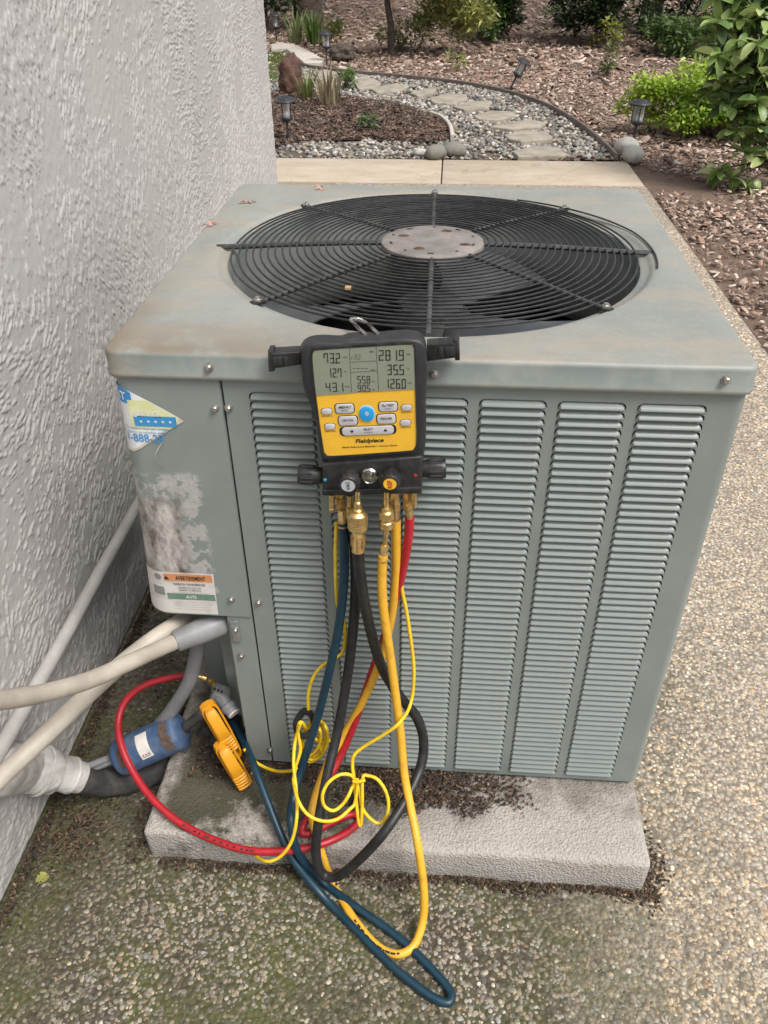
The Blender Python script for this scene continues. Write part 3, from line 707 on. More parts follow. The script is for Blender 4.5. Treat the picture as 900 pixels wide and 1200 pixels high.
fl = MB(); fl.box((.02, .04, .12), (.78, .79, .124)); obj('inner_floor', fl, DARKIN, unit)
for nm, lo, hi in (('inner_back', (.02, .775, .10), (.78, .779, .66)), ('inner_side', (.782, .04, .10), (.785, .77, .66)), ('inner_side', (.155, .06, .10), (.158, .77, .66))):
    q = MB(); q.box(lo, hi); obj(nm, q, COIL, unit)
q = MB(); q.rbox((.30, .14, .755), (.20, .10, .004), .001); obj('bright_patch_plate', q, WHITE, unit)  # white plate added for a bright patch of light under the grille

# ---- control cover, bulging and flared out at its lower left corner
CZ0, CZ1 = 0.443, HC+.001
def cover_pt(s, z, off=0.0):
    t = (CZ1-z)/(CZ1-CZ0); xl = .004 - .030*max(0, t)**1.3; R = .020+.022*max(0, min(1, t)); yf = .0055
    L1 = .1432-(xl+R); L2 = R*math.pi/2
    if s <= L1: return (.1432-s, yf-off, z)
    if s <= L1+L2:
        a = (s-L1)/R; return (xl+R-(R+off)*math.sin(a), yf+R-(R+off)*math.cos(a), z)
    return (xl-off, yf+R+(s-L1-L2), z)
cvm = MB(); ss = np.concatenate([np.linspace(0, .085, 8), np.linspace(.09, .185, 24), np.linspace(.20, .36, 6)]); zs = np.linspace(CZ0, CZ1, 22); vs = [cover_pt(s, z) for z in zs for s in ss]; k_ = len(ss)
cvm.add(vs, [(i*k_+j, i*k_+j+1, (i+1)*k_+j+1, (i+1)*k_+j) for i in range(len(zs)-1) for j in range(k_-1)])
vs2 = [cover_pt(s, CZ0, 0) for s in ss] + [cover_pt(s, CZ0, -.012) for s in ss]
cvm.add(vs2, [(j, j+1, k_+j+1, k_+j) for j in range(k_-1)])
cvm.quad(cover_pt(0, CZ0), cover_pt(0, CZ1), tuple(np.add(cover_pt(0, CZ1), (0, .006, 0))), tuple(np.add(cover_pt(0, CZ0), (0, .006, 0))))
cover = obj('control_cover', cvm, COVERM, unit, smooth=60)
bk = MB(); bk.box((.005, .035, CZ0+.015), (.14, .20, CZ0+.018)); obj('cover_floor', bk, DARKIN, unit)
def proj(p):
    d = np.array(p)-CAM; zc = d@FW; return np.array([450+FPX*(d@RT)/zc, 600-FPX*(d@UP)/zc])
def on_cover(px, py):
    s, z = .08, .65
    for _ in range(25):
        p0 = proj(cover_pt(s, z)); e = np.array([px, py])-p0
        J = np.stack([(proj(cover_pt(s+1e-4, z))-p0)/1e-4, (proj(cover_pt(s, z+1e-4))-p0)/1e-4], 1)
        try: d = np.linalg.lstsq(J, e, rcond=0.02)[0]
        except Exception: break
        d = np.clip(d, -.03, .03); s = float(np.clip(s+d[0], 0, .175)); z = float(np.clip(z+d[1], CZ0, CZ1))
    return s, z
def strip(mb, rows, off, ncol=14):
    """rows of (z, s_left, s_right): a sheet lying on the cover"""
    v0 = []
    for z, a, b in rows: v0 += [cover_pt(a+(b-a)*j/(ncol-1), z, off) for j in range(ncol)]
    mb.add(v0, [(i*ncol+j, i*ncol+j+1, (i+1)*ncol+j+1, (i+1)*ncol+j) for i in range(len(rows)-1) for j in range(ncol-1)])
def edge_rows(left, right, n, dz=0.0):
    """left and right outlines as picture points from top to bottom, both turned into cover coordinates"""
    L = [on_cover(*p) if not isinstance(p[0], str) else p[1:] for p in left]; R = [on_cover(*p) if not isinstance(p[0], str) else p[1:] for p in right]
    def at(o, z):
        o = sorted(o, key=lambda q: q[1]); return float(np.interp(z, [q[1] for q in o], [q[0] for q in o]))
    zt = max(max(q[1] for q in L), max(q[1] for q in R)); zb = min(min(q[1] for q in L), min(q[1] for q in R))
    return [(z, at(L, z), at(R, z)) for z in np.linspace(zt, zb, n)]
# torn service sticker
SL = .200
rows = []
tip = on_cover(216, 493); top = on_cover(140, 451); low = on_cover(158, 529)
zt = top[1]; zb = low[1]
for z in np.linspace(zt, zb, 26):
    if z > tip[1]: t = (zt-z)/(zt-tip[1]); r_ = top[0]+(tip[0]-top[0])*(t**.85)
    else: t = (tip[1]-z)/(tip[1]-zb); r_ = tip[0]+(low[0]-tip[0])*t
    rows.append((z, r_ + .0012*mnoise.noise(Vector((z*120, 0, 0))), SL - .02*max(0, (tip[1]-z)/(tip[1]-zb))))
q = MB(); strip(q, rows, .0007, 22); sticker = obj('service_sticker', q, STICK, cover, smooth=60, label='torn white sticker with blue print')
def clipped(z0, z1, s0, s1, n=8):
    out = []
    for z in np.linspace(z1, z0, n):
        rz = sorted(rows, key=lambda r: r[0]); lim = float(np.interp(z, [r[0] for r in rz], [r[1] for r in rz]))
        out.append((z, max(s0, lim+.0015), max(s1, lim+.002)))
    return out
def box_px(x0, y0, x1, y1): 
    a = on_cover(x0, y0); b = on_cover(x1, y1); return a, b
q = MB(); strip(q, [(z, max(a, .118), SL) for z, a, b in rows if z > zt-.026], .0012, 16); obj('blue_banner', q, STBLUE, sticker)
tz_ = zt-.013
def cov_map(s0, z0, off, slope=0.0): return lambda u, v: cover_pt(s0-u, z0+v+slope*u, off)
a = on_cover(143, 459); q = MB(); add_text(q, 'AT', .020, .012, cov_map(a[0]+.004, tz_, .0016, -.05), .02); obj('banner_print', q, WHITE, sticker)
a = on_cover(173, 485); q = MB(); strip(q, clipped(a[1]-.022, a[1]+.020, a[0]-.040, a[0]+.024), .0012); obj('olive_print', q, STGRN, sticker)
b = on_cover(178, 484); q = MB(); add_text(q, 'SERVICE', .036, .009, cov_map(b[0]+.006, b[1]-.001, .0018), .015); obj('heading_print', q, WHITE, sticker)
c1 = on_cover(158, 492.5); c2 = on_cover(208, 494); q = MB(); zc = c1[1]; strip(q, [(zc+.0075-.015*i/3, c2[0]+.001, c1[0]) for i in range(4)], .0018); obj('blue_bar', q, STBLUE, sticker)
for i in range(5):
    q = MB(); s_ = c1[0]+(c2[0]-c1[0])*(.16+.17*i); star = []
    for k in range(10): rr_ = .0026 if k % 2 == 0 else .0012; star.append(cover_pt(s_-rr_*math.sin(k*math.pi/5), zc+rr_*math.cos(k*math.pi/5), .0024))
    q.add(star, [tuple(range(10))]); obj('star', q, WHITE, sticker)
for i, (px, py, wd) in enumerate(((173, 502, .062), (170, 506.5, .060))):
    a = on_cover(px, py); q = MB(); add_text(q, 'Preventive tune ups available' if i == 0 else 'or repairs to schedule please', wd, .0042, cov_map(a[0], a[1], .0014, -.02)); obj('small_print', q, STBLUE, sticker)
a = on_cover(167, 512); q = MB(); add_text(q, '1-888-29', .050, .0125, cov_map(a[0]-.0035, a[1]-.0010, .0015, -.02), .012); obj('phone_print', q, STBLUE, sticker)
q = MB(); strip(q, [(z, a, a+.006) for z, a, b in rows if z < tip[1]+.004], .0011, 3); obj('torn_edge', q, STEDGE, sticker)
# warning label wrapping the flared corner
lt = on_cover(250, 672.5); lb = on_cover(256, 720); rows2 = [(z, lt[0]+(lb[0]-lt[0])*t, .172) for t, z in ((i/11, lt[1]+(max(lb[1], CZ0+.002)-lt[1])*i/11) for i in range(12))]
q = MB(); strip(q, rows2, .0007, 24); warn = obj('warning_label', q, LABELW, cover, smooth=60, label='white label with orange and green bands')
z1 = lt[1]; hgt = z1-max(lb[1], CZ0+.002); SA = lt[0]+.003; SB = on_cover(193, 680)[0]
def band(name, f0, f1, m_, s0=None, s1=None, off=.0013):
    q = MB(); strip(q, [(z1-hgt*(f0+(f1-f0)*i/3), SA if s0 is None else s0, SB if s1 is None else s1) for i in range(4)], off); return obj(name, q, m_, warn)
band('orange_band', .03, .20, ORANGE); band('green_band', .50, .645, GREENB)
def lab_text(name, s, f, wd, h, m_, du=0.0, bold=0.0): q = MB(); add_text(q, s, wd, h, cov_map((SA+SB)/2+du, z1-hgt*f, .0019), bold); obj(name, q, m_, warn)
lab_text('heading_print', 'AVERTISSEMENT', .118, .046, .0078, PRINT, -.004, .02)
lab_text('notice_print', 'AVIS', .572, .017, .0066, WHITE, 0, .015)
lab_text('small_print', 'TENSION DANGEREUSE', .265, .050, .0042, PRINT, 0, .01)
lab_text('small_print', 'COUPER LES CIRCUITS', .35, .036, .0030, PRINT); lab_text('small_print', 'AVANT LE SERVICE', .41, .034, .0030, PRINT)
for f in (.47, .70, .76, .82, .88): lab_text('fine_print', 'le service doit etre fait par un technicien', f, .058, .0020, LGREY)
q = MB(); a = proj(cover_pt(SB+.012, z1-.012)); zz = z1-.010; q.add([cover_pt(SB+.010-.006*math.cos(t), zz+.006*math.sin(t), .0013) for t in np.linspace(0, 2*math.pi, 17)[:-1]], [tuple(range(16))]); obj('round_mark', q, LGREY, warn)
band('grey_print', .36, .56, LGREY, SB+.003, SB+.022)
q = MB(); tri = [cover_pt(SB-.004-u, z1-hgt*.118+v, .0019) for u, v in ((-.004, -.0035), (.004, -.0035), (0, .0042))]; q.add(tri, [(0, 1, 2)]); obj('warning_mark', q, PRINT, warn)
# screws
def screw(p, d, parent=unit, r=.0043):
    q = MB(); q.lathe(p, d, [(r*1.35, -.001), (r*1.35, .0008), (r*.9, .0012), (r*.9, .0045), (r*.7, .0055), (r*.2, .0056)], 12); obj('screw', q, ZINC, parent)
for px, py in ((245, 430), (508.5, 438), (851, 445)): p = aty(px, py, -.0005); screw(p, (0, -1, 0))
for px, py in ((252, 478), (271, 702)): p = aty(px, py, .0055); screw(p, (0, -1, 0))
for px, py in ((268, 478), (303, 706), (283, 768), (316.5, 878.5)): p = aty(px, py, .0075); screw(p, (0, -1, 0))
a, b = aty(268, 727, .006), aty(284, 752, .006)
q = MB(); q.rbox(((a[0]+b[0])/2, .006, (a[2]+b[2])/2), (abs(b[0]-a[0])*.8, .003, abs(a[2]-b[2])), .001); br = obj('mounting_tab', q, GALV, unit); screw(aty(276, 738, .0045), (0, -1, 0), br, .004)
sw = MB(); p0 = np.array(cover_pt(*on_cover(190, 518), .002)); p1 = np.array(cover_pt(*on_cover(193, 546), .003)); pm_ = np.array(cover_pt(*on_cover(185, 530), .012))
sw.tube(spline([p0, pm_, p1], 8), .0008, 6); obj('seal_wire', sw, GALV, cover)
# ================================================================== DIGITAL MANIFOLD GAUGE
GR = rad(5.0); GU = np.array([math.cos(GR), 0, math.sin(GR)]); GV = np.array([-math.sin(GR), 0, math.cos(GR)]); GW = np.array([0, -1.0, 0])
GO = np.array([0.342, -0.003, 0.772])
gauge = empty('manifold_gauge', tuple(GO), 'yellow faced digital gauge set with a lit grey screen hooked on the front edge of the metal unit', 'pressure gauge')
gauge['label'] = 'yellow faced digital gauge in a black case hanging on the front edge of the unit'
mg = Matrix.Identity(4)
for i in range(3): mg[i][0] = GU[i]; mg[i][1] = GV[i]; mg[i][2] = GW[i]; mg[i][3] = GO[i]
gauge.matrix_world = mg
def L(px, py, w_): 
    p = aty(px, py, GO[1]-w_)-GO; return (float(p@GU), float(p@GV))
def LP(pts, w_): return ccw([L(x, y, w_) for x, y in pts])
def L3(px, py, w_): u, v = L(px, py, w_); return (u, v, w_)
def G3(u, v, w_): return GO + GU*u + GV*v + GW*w_
def gob(name, mb, m_, parent=None, **kw): return obj(name, mb, m_, parent or gauge, local=True, **kw)
WFc = .046
body = roundpoly([(352, 412), (354, 401), (362, 394), (375, 391.5), (400, 392), (412, 388.5), (440, 388), (462, 386), (480, 385.5), (493, 389), (499, 399), (500.5, 420), (501, 440), (499, 462), (499.5, 500), (498, 525), (494, 537), (484, 541), (440, 543), (395, 545), (383, 543), (377, 535), (372, 505), (366, 478), (357, 455), (354, 435)], 4)
fb = [(x, y if y > 430 else 430-(430-y)*.74) for x, y in body]
bk_ = [L(x, y, .006) for x, y in body]; ft_ = [L(x, y, WFc) for x, y in fb]; cB = np.mean(np.array(ft_), 0); rings = []
if sum(ft_[i-1][0]*ft_[i][1]-ft_[i][0]*ft_[i-1][1] for i in range(len(ft_))) < 0: bk_ = bk_[::-1]; ft_ = ft_[::-1]
for t_, w_, s_ in ((0, .004, .97), (0, .008, 1.0), (.45, .024, 1.0), (.85, .037, 1.0), (.97, .042, .992), (1, .0448, .978), (1, WFc, .955)):
    rings.append([(cB[0]+(a[0]*(1-t_)+b[0]*t_-cB[0])*s_, cB[1]+(a[1]*(1-t_)+b[1]*t_-cB[1])*s_, w_) for a, b in zip(bk_, ft_)])
q = MB(); q.layers(rings); boot = gob('rubber_boot', q, BOOT, smooth=50)
# recessed rim round the face
face = roundpoly([(366.5, 420), (368, 411.5), (374, 409.5), (425, 406), (478, 403), (484, 405.5), (485.5, 415), (487, 470), (488, 515), (485, 525), (478, 527.5), (430, 531), (389, 533.5), (382, 531), (379, 522), (371, 465)], 4)
rim = LP(face, WFc); cen = np.mean(np.array(rim), 0)
q = MB(); o2 = [tuple(cen+(np.array(p)-cen)*1.035) for p in rim]; q.layers([[(u, v, WFc-.001) for u, v in o2], [(u, v, WFc+.0022) for u, v in o2], [(u, v, WFc+.0022) for u, v in rim], [(u, v, WFc-.001) for u, v in rim]], False, False); gob('face_rim', q, BLACK)
q = MB(); q.prism(rim, WFc-.002, WFc+.0010); gob('face_plate', q, YFACE, smooth=30)
scr = ccw([L(x, y, WFc) for x, y in ((366.5, 421), (367.2, 412.2), (373, 409.6), (425, 406.0), (479, 403.0), (484.6, 405.2), (485.9, 415), (486.0, 455.5), (428, 458.5), (369.8, 463))])
q = MB(); q.prism(scr, WFc, WFc+.0018); screen = gob('screen', q, LCD, smooth=30)
SEG = {'0': 'abcdef', '1': 'bc', '2': 'abged', '3': 'abgcd', '4': 'fgbc', '5': 'afgcd', '6': 'afgecd', '7': 'fabc', '8': 'abcdefg', '9': 'abcfgd', '-': 'g', 'r': 'eg'}
def digits(s, x0, y0, x1, y1, m_=None, w_=WFc+.0021, thick=.16):
    mb = MB(); u0, v0 = L(x0, (y0+y1)/2, w_); u1, v1 = L(x1, (y0+y1)/2, w_); _, vt = L((x0+x1)/2, y0, w_); _, vb = L((x0+x1)/2, y1, w_)
    h = vt-vb; n = len(s.replace('.', '')); W_ = (u1-u0)/n; sl = (v1-v0)/(u1-u0); k = 0; t = h*thick*.62; dw = W_*.74
    for ch in s:
        if ch == '.':
            uu = u0+W_*k-W_*.16; vv0 = vb+sl*(uu-(u0+u1)/2); mb.add([(uu, vv0, w_), (uu+t*.8, vv0, w_), (uu+t*.8, vv0+t*.8, w_), (uu, vv0+t*.8, w_)], [(0, 1, 2, 3)]); continue
        ux = u0+W_*k; base = vb+sl*(ux-(u0+u1)/2); sk = .06*h
        def R(a, b, c, d): mb.add([(ux+a+sk*b/h, base+b, w_), (ux+c+sk*b/h, base+b, w_), (ux+c+sk*d/h, base+d, w_), (ux+a+sk*d/h, base+d, w_)], [(0, 1, 2, 3)])
        g_ = t*.18
        for sg in SEG[ch]:
            if sg == 'a': R(g_, h-t, dw-g_, h)
            if sg == 'g': R(g_, h/2-t/2, dw-g_, h/2+t/2)
            if sg == 'd': R(g_, 0, dw-g_, t)
            if sg == 'b': R(dw-t, h/2+g_, dw, h-g_)
            if sg == 'c': R(dw-t, g_, dw, h/2-g_)
            if sg == 'f': R(0, h/2+g_, t, h-g_)
            if sg == 'e': R(0, g_, t, h/2-g_)
        k += 1
    gob('display_digits', mb, m_ or INK, screen, smooth=0)
digits('73.2', 379, 414, 400, 426); digits('12.7', 383.5, 431.8, 401.5, 442.4); digits('43.1', 381.5, 448.6, 404, 459.2)
digits('281.9', 443.5, 410.4, 475, 422.8); digits('35.5', 453.5, 427.4, 475, 439.6); digits('126.0', 450.5, 444.2, 477, 455.6)
digits('55.8', 418.6, 440.8, 435, 449.4); digits('90.5', 419, 451, 435, 459.2); digits('r22', 411, 415.6, 423.5, 420.6+1, FAINT); digits('----', 413, 429, 432.5, 434.5)
def gtext(name, s, px, py, wpx, hpx, m_, w_, parent, bold=0.0, shear=0.0):
    u, v = L(px, py, w_); a = L(px-wpx/2, py, w_); b = L(px+wpx/2, py, w_); hh = L(px, py-hpx/2, w_)[1]-L(px, py+hpx/2, w_)[1]
    q = MB(); add_text(q, s, b[0]-a[0], hh, lambda x, y: (u+x, v+y, w_), bold, shear); return gob(name, q, m_, parent, smooth=0)
for s, px, py in (('psig', 404.5, 418.6), ('°F', 404.5, 436), ('psig', 406.8, 453), ('psig', 478.8, 415.2), ('°F', 478, 432.3), ('psig', 480, 448.8), ('°F', 437.5, 447.3), ('°F', 437.5, 457), ('mic', 436.7, 433.3), ('auto', 435.5, 412), ):
    gtext('unit_print', s, px, py, 4.8 if s != '°F' else 3, 2.2, INK, WFc+.0021, screen)
def gline(x0, y0, x1, y1, wd=.45):
    w_ = WFc+.00205; a = np.array(L(x0, y0, w_)); b = np.array(L(x1, y1, w_)); d = b-a; d /= np.linalg.norm(d); n = np.array([-d[1], d[0]])*wd*.0005
    q = MB(); q.add([(*(a+n), w_), (*(a-n), w_), (*(b-n), w_), (*(b+n), w_)], [(0, 1, 2, 3)]); gob('screen_rule', q, INK, screen, smooth=0)
gline(409.4, 408, 412, 460); gline(440.8, 406, 443.8, 458); gline(411, 424.6, 441, 422.8); gline(411.4, 436.4, 442, 434.6)
FWc = WFc+.0010
def button(px, py, wpx, hpx, m_=BTN, sq=.5, rot=0.0, h=.0016):
    u, v = L(px, py, FWc); W_ = (L(px+wpx/2, py, FWc)[0]-u); Hh = v-L(px, py+hpx/2, FWc)[1]; r_ = min(W_, Hh)*sq*2*.98; r_ = min(r_, min(W_, Hh)*.98); P_ = []
    for cx_, cy_, a0 in ((W_-r_, Hh-r_, 0), (-W_+r_, Hh-r_, 90), (-W_+r_, -Hh+r_, 180), (W_-r_, -Hh+r_, 270)):
        for k in range(5): a = rad(a0+22.5*k); P_.append((u+cx_+r_*math.cos(a), v+cy_+r_*math.sin(a)))
    q = MB(); q.prism([(u+(x-u)*1.10, v+(y-v)*1.14) for x, y in P_], FWc-.0005, FWc+.0004); rim_ = gob('button', q, PRINT if m_ is BTN else STLB, smooth=40)
    q = MB(); q.prism(P_, FWc, FWc+h, .0005); gob('key_cap', q, m_, rim_, smooth=40); return rim_
for px, py, s in ((382.9, 481.8, 'HOLD/LOG'), (386.8, 499.6, 'ZERO PSIG'), (476.6, 477.2, 'BACKLIGHT'), (475.3, 495, 'TYPE LOCK')):
    button(px, py, 12.6, 6.6); gtext('key_print', s, px+.4, py+5.8, 13, 1.7, PRINT, FWc+.0003, gauge)
for px, py, s, s2 in ((403.9, 478.4, 'MENU', 'SH/SC'), (454.9, 476.2, 'Rx TEST', 'mm/hr'), (407.8, 492.6, 'CAN TOOL', None), (452.8, 490.6, 'PSIG/AIR', None)):
    b = button(px, py, 21.5, 10.6, BTN, .30); gtext('key_print', s, px, py-(1.0 if s2 else 0), 13.5, 3.0, PRINT, FWc+.0019, b, .015)
    if s2: gtext('key_print', s2, px, py+2.6, 7.5, 1.6, PRINT, FWc+.0019, b)
b = button(431.2, 504.2, 61, 9.6, BTN, .40); gtext('key_print', 'SELECT', 431.5, 503.0, 11, 2.7, PRINT, FWc+.0019, b, .015); gtext('key_print', 'confirm', 431.5, 506.6, 9, 1.6, PRINT, FWc+.0019, b)
for px, py, s in ((412.4, 506, -1), (451.6, 504, 1)):
    u, v = L(px, py, FWc+.0019); q = MB(); k = .0026; q.add([(u-k, v-s*k*.7, FWc+.0019), (u+k, v-s*k*.7, FWc+.0019), (u, v+s*k*.8, FWc+.0019)], [(0, 1, 2)]); gob('arrow_print', q, PRINT, b, smooth=0)
b = button(430.0, 484.6, 17, 17, BTNB, .5, h=.0022); gtext('key_print', 'O', 430, 484.8, 4, 4.5, WHITE, FWc+.0026, b, .05)
gtext('maker_print', 'Fieldpiece', 433, 517, 33.5, 6.2, PRINT, FWc+.0004, gauge, .03, .25)
gtext('model_print', 'SMAN Refrigerant Manifold + Vacuum Gauge', 433, 523.4, 65, 2.3, PRINT, FWc+.0004, gauge, .02)
# side clips
for pts, fl in ((((313.5, 412), (319.5, 412), (319.8, 414.2), (352, 412.4), (352, 428), (320.5, 432.5), (320.8, 436), (314.5, 436)), -1), (((500, 404.5), (532.5, 402), (532.5, 399), (538.3, 398.7), (539, 422.6), (533.2, 423), (533, 420), (500, 424)), 1)):
    q = MB(); q.prism(LP(pts, .022), .004, .022, .002); ob = gob('side_clip', q, BLACK, smooth=40)
    c = np.mean(np.array(pts), 0); q = MB(); u, v = L(c[0]+fl*1, c[1], .022); q.rbox((u, v, .0225), (.012, .011, .003), .001); gob('latch', q, BOOT, ob)
    q = MB(); u, v = L(c[0]-fl*9, c[1]+.5, .022); q.rbox((u, v, .0225), (.006, .012, .0035), .001); gob('latch', q, BOOT, ob)
# bent wire hook over the grille
q = MB(); P_ = [G3(*L3(443, 391, .02)), aty(437, 385, -.006), atz(431, 379, .905), atz(421, 374, .905), atz(411.5, 374, .908), atz(414, 378, .905), aty(422, 386, -.006), G3(*L3(428, 391, .02))]
hk = [((np.array(p)-GO)@GU, (np.array(p)-GO)@GV, (np.array(p)-GO)@GW) for p in spline(P_, 8)]; q.tube(hk, .0021, 8); gob('wire_hook', q, CHROME)
# manifold block
q = MB(); q.prism(LP(((377.5, 544.5), (493, 535), (495, 541), (494.5, 579), (377.5, 581.5)), .050), .006, .050, .003); block = gob('manifold_block', q, BLACK, smooth=40)
q = MB(); q.prism(LP(((380, 575), (493, 571.5), (493.5, 578.5), (380, 581)), .053), .045, .053, .001); gob('lower_ledge', q, BLACK, block)
def knob_side(name, a, b, r, w_):
    A = np.array(L3(*a, w_)); B = np.array(L3(*b, w_)); d = B-A; ln = np.linalg.norm(d); q = MB()
    q.lathe(A, d, [(r*.80, 0), (r*.86, .002), (r*.90, ln*.2), (r*1.0, ln*.35), (r*1.0, ln-.003), (r*.93, ln-.0006), (r*.3, ln)], 28); o = gob(name, q, BLACK, smooth=40)
    d /= ln; e1 = np.cross(d, [0, 0, 1.0]); e1 /= np.linalg.norm(e1); e2 = np.cross(d, e1)
    q = MB()
    for k in range(14):
        t = 2*math.pi*k/14; n = e1*math.cos(t)+e2*math.sin(t); p0 = A+d*ln*.38+n*r; p1 = A+d*(ln-.004)+n*r; q.tube([p0, p1], r*.09, 5)
    gob('grip_ribs', q, BLACK, o)
knob_side('valve_knob', (378, 557.5), (349.5, 555.5), .0128, .026); knob_side('valve_knob', (493, 549.5), (523, 548.5), .0132, .026)
def knob_front(px, py, r, cap, s, ink, colr):
    c = np.array(L3(px, py, .050)); u, v = L(px, py, .074); q = MB(); q.lathe((u, v, .046), (0, 0, 1), [(r*.75, 0), (r*.75, .008), (r*1.0, .012), (r*1.02, .026), (r*.9, .0285), (r*.72, .029), (r*.70, .0275)], 26); o = gob('front_valve', q, BLACK, smooth=40)
    for k in range(12):
        pass
    q = MB(); n_ = 12
    for k in range(n_): t = 2*math.pi*k/n_; q.tube([(u+r*math.cos(t), v+r*math.sin(t), .059), (u+r*math.cos(t), v+r*math.sin(t), .0715)], r*.12, 5)
    gob('grip_ribs', q, BLACK, o)
    q = MB(); q.lathe((u, v, .0735), (0, 0, 1), [(r*.70, 0), (r*.68, .0012), (r*.1, .0013)], 24); gob('cap_disc', q, cap, o)
    vs, fs = text_mesh(s, 1.0, bold=.02); a = np.array(vs); lo, hi = a.min(0), a.max(0); cc = (lo+hi)/2; k = r*.98/(hi[0]-lo[0]); q = MB(); q.add([(u-(y-cc[1])*k, v+(x-cc[0])*k, .0752) for x, y, z in vs], fs); gob('cap_print', q, ink, o, smooth=0)
GREYD = mat('disc_grey', (0.42, 0.43, 0.46), 0.4)
knob_front(408, 569, .0128, GREYD, 'VAC', PRINT, 0); knob_front(457, 567, .0120, YFACE, 'REF', RHOSE, 0)
u, v = L(433, 558.5, .056); q = MB(); q.lathe((u, v, .046), (0, 0, 1), [(.0105, 0), (.011, .004), (.0112, .009), (.0095, .011), (.0090, .0105), (.0080, .0085), (.0055, .0085), (.0050, .012), (.0022, .0122), (.0015, .0105)], 26); gob('sight_glass', q, CHROME, smooth=40)
for px, py, m_ in ((381, 562.5, BTNB), (486.5, 557.5, RHOSE)): u, v = L(px, py, .0502); q = MB(); q.lathe((u, v, .0500), (0, 0, 1), [(.0022, 0), (.0018, .0006)], 12); gob('colour_dot', q, m_, block)
# brass ports under the block; each given as picture points from top to bottom on a plane w
def port(name, w_, pts, prof, parent=None, m_=None, n=14):
    A = np.array(L3(*pts[0], w_)); B = np.array(L3(*pts[1], w_)); ln = np.linalg.norm(B-A); q = MB(); q.lathe(A, B-A, [(r, t*ln) for r, t in prof], n); return gob(name, q, m_ or BRASS, parent, smooth=35)
port('capped_port', .040, ((388.3, 580), (388.6, 599)), [(.0030, 0), (.0034, .1), (.0034, .8), (.0038, .82), (.0034, 1)])
port('hose_port', .030, ((398.5, 576), (399.5, 597)), [(.0055, 0), (.0058, .3), (.0072, .32), (.0072, .9), (.005, 1)], n=6)
port('hose_port', .040, ((410, 580), (411, 606)), [(.0045, 0), (.0045, .5), (.006, .52), (.006, 1)], n=12)
port('hose_port', .052, ((419, 576), (419.3, 600)), [(.0034, 0), (.0034, .45), (.0052, .5), (.0052, .8), (.0070, .85), (.0070, 1)])
port('hose_port', .052, ((452.8, 576), (452.8, 599)), [(.0036, 0), (.0036, .75), (.0070, .8), (.0070, 1)])
port('hose_port', .032, ((462.5, 574), (463.5, 599)), [(.0050, 0), (.0060, .3), (.0072, .4), (.0072, .9), (.005, 1)], n=6)
port('hose_port', .034, ((477, 573), (478.5, 597)), [(.0050, 0), (.0066, .3), (.0070, .6), (.0066, .95), (.005, 1)], n=6)
port('capped_port', .044, ((485.3, 577), (485.6, 595)), [(.0030, 0), (.0036, .1), (.0034, .85), (.0022, 1)])

# ================================================================== HOSES
def W(px, py, Y): return aty(px, py, Y)
def Z(px, py, z): return atz(px, py, z)
def hose(name, pts, r, m_, label, cat='hose', k=8, n=12, closed=False):
    q = MB(); q.tube(spline(pts, k, closed), r, n, closed=closed); return obj(name, q, m_, smooth=60, label=label, cat=cat)
def ferrule(parent, a, b, prof, name='ferrule', m_=None, n=16):
    A = np.array(a); B = np.array(b); ln = np.linalg.norm(B-A); q = MB(); q.lathe(A, B-A, [(r, t*ln) for r, t in prof], n); return obj(name, q, m_ or BRASS, parent, smooth=35)
def knurl(parent, a, b, r, rows=5, n=26):
    A = np.array(a); B = np.array(b); d = B-A; ln = np.linalg.norm(d); d /= ln; e1 = np.cross(d, [0, 1.0, 0]); e1 /= np.linalg.norm(e1); e2 = np.cross(d, e1); q = MB()
    for i in range(rows):
        for k in range(n):
            t = 2*math.pi*(k+.5*(i % 2))/n; nn = e1*math.cos(t)+e2*math.sin(t); tt = -e1*math.sin(t)+e2*math.cos(t); c = A+d*ln*(.14+.72*(i+.5)/rows)+nn*r; s = ln*.36/rows; w_ = math.pi*r/n*.95
            q.add([c+d*s*2*.62, c+tt*w_, c-d*s*2*.62, c-tt*w_, c+nn*.0007], [(0, 1, 4), (1, 2, 4), (2, 3, 4), (3, 0, 4)])
    return obj('knurling', q, BRASS, parent, smooth=0)
YB = -.034
r_h = .0068
bl = hose('refrigerant_hose', [W(401.5, 612, YB), W(403, 640, YB), W(403, 680, -.035), W(397, 735, -.038), W(385, 790, -.045), W(371, 845, -.055), W(354, 898, -.075), W(344, 935, -.11), W(341, 965, -.15), W(350, 1000, -.168), Z(378, 1033, .008), Z(416, 1062, .008), Z(470, 1101, .008), Z(510, 1140, .008), Z(528, 1163, .008), Z(524, 1175, .009), Z(500, 1164, .009), Z(460, 1132, .009), Z(418, 1090, .009), Z(380, 1052, .010), W(347, 1012, -.170), W(330, 980, -.145), W(310, 930, -.09), W(296, 893, -.04), W(284, 866, .02), W(274, 846, .06)], r_h, BHOSE, 'dark blue hose looping down to the ground in front of the concrete pad')
ferrule(bl, W(400, 594, YB+.004), W(401.6, 617, YB), [(.0048, 0), (.0052, .1), (.0052, .25), (.0062, .3), (.0064, .9), (.0072, .93), (.0072, 1)])
YK = -.056
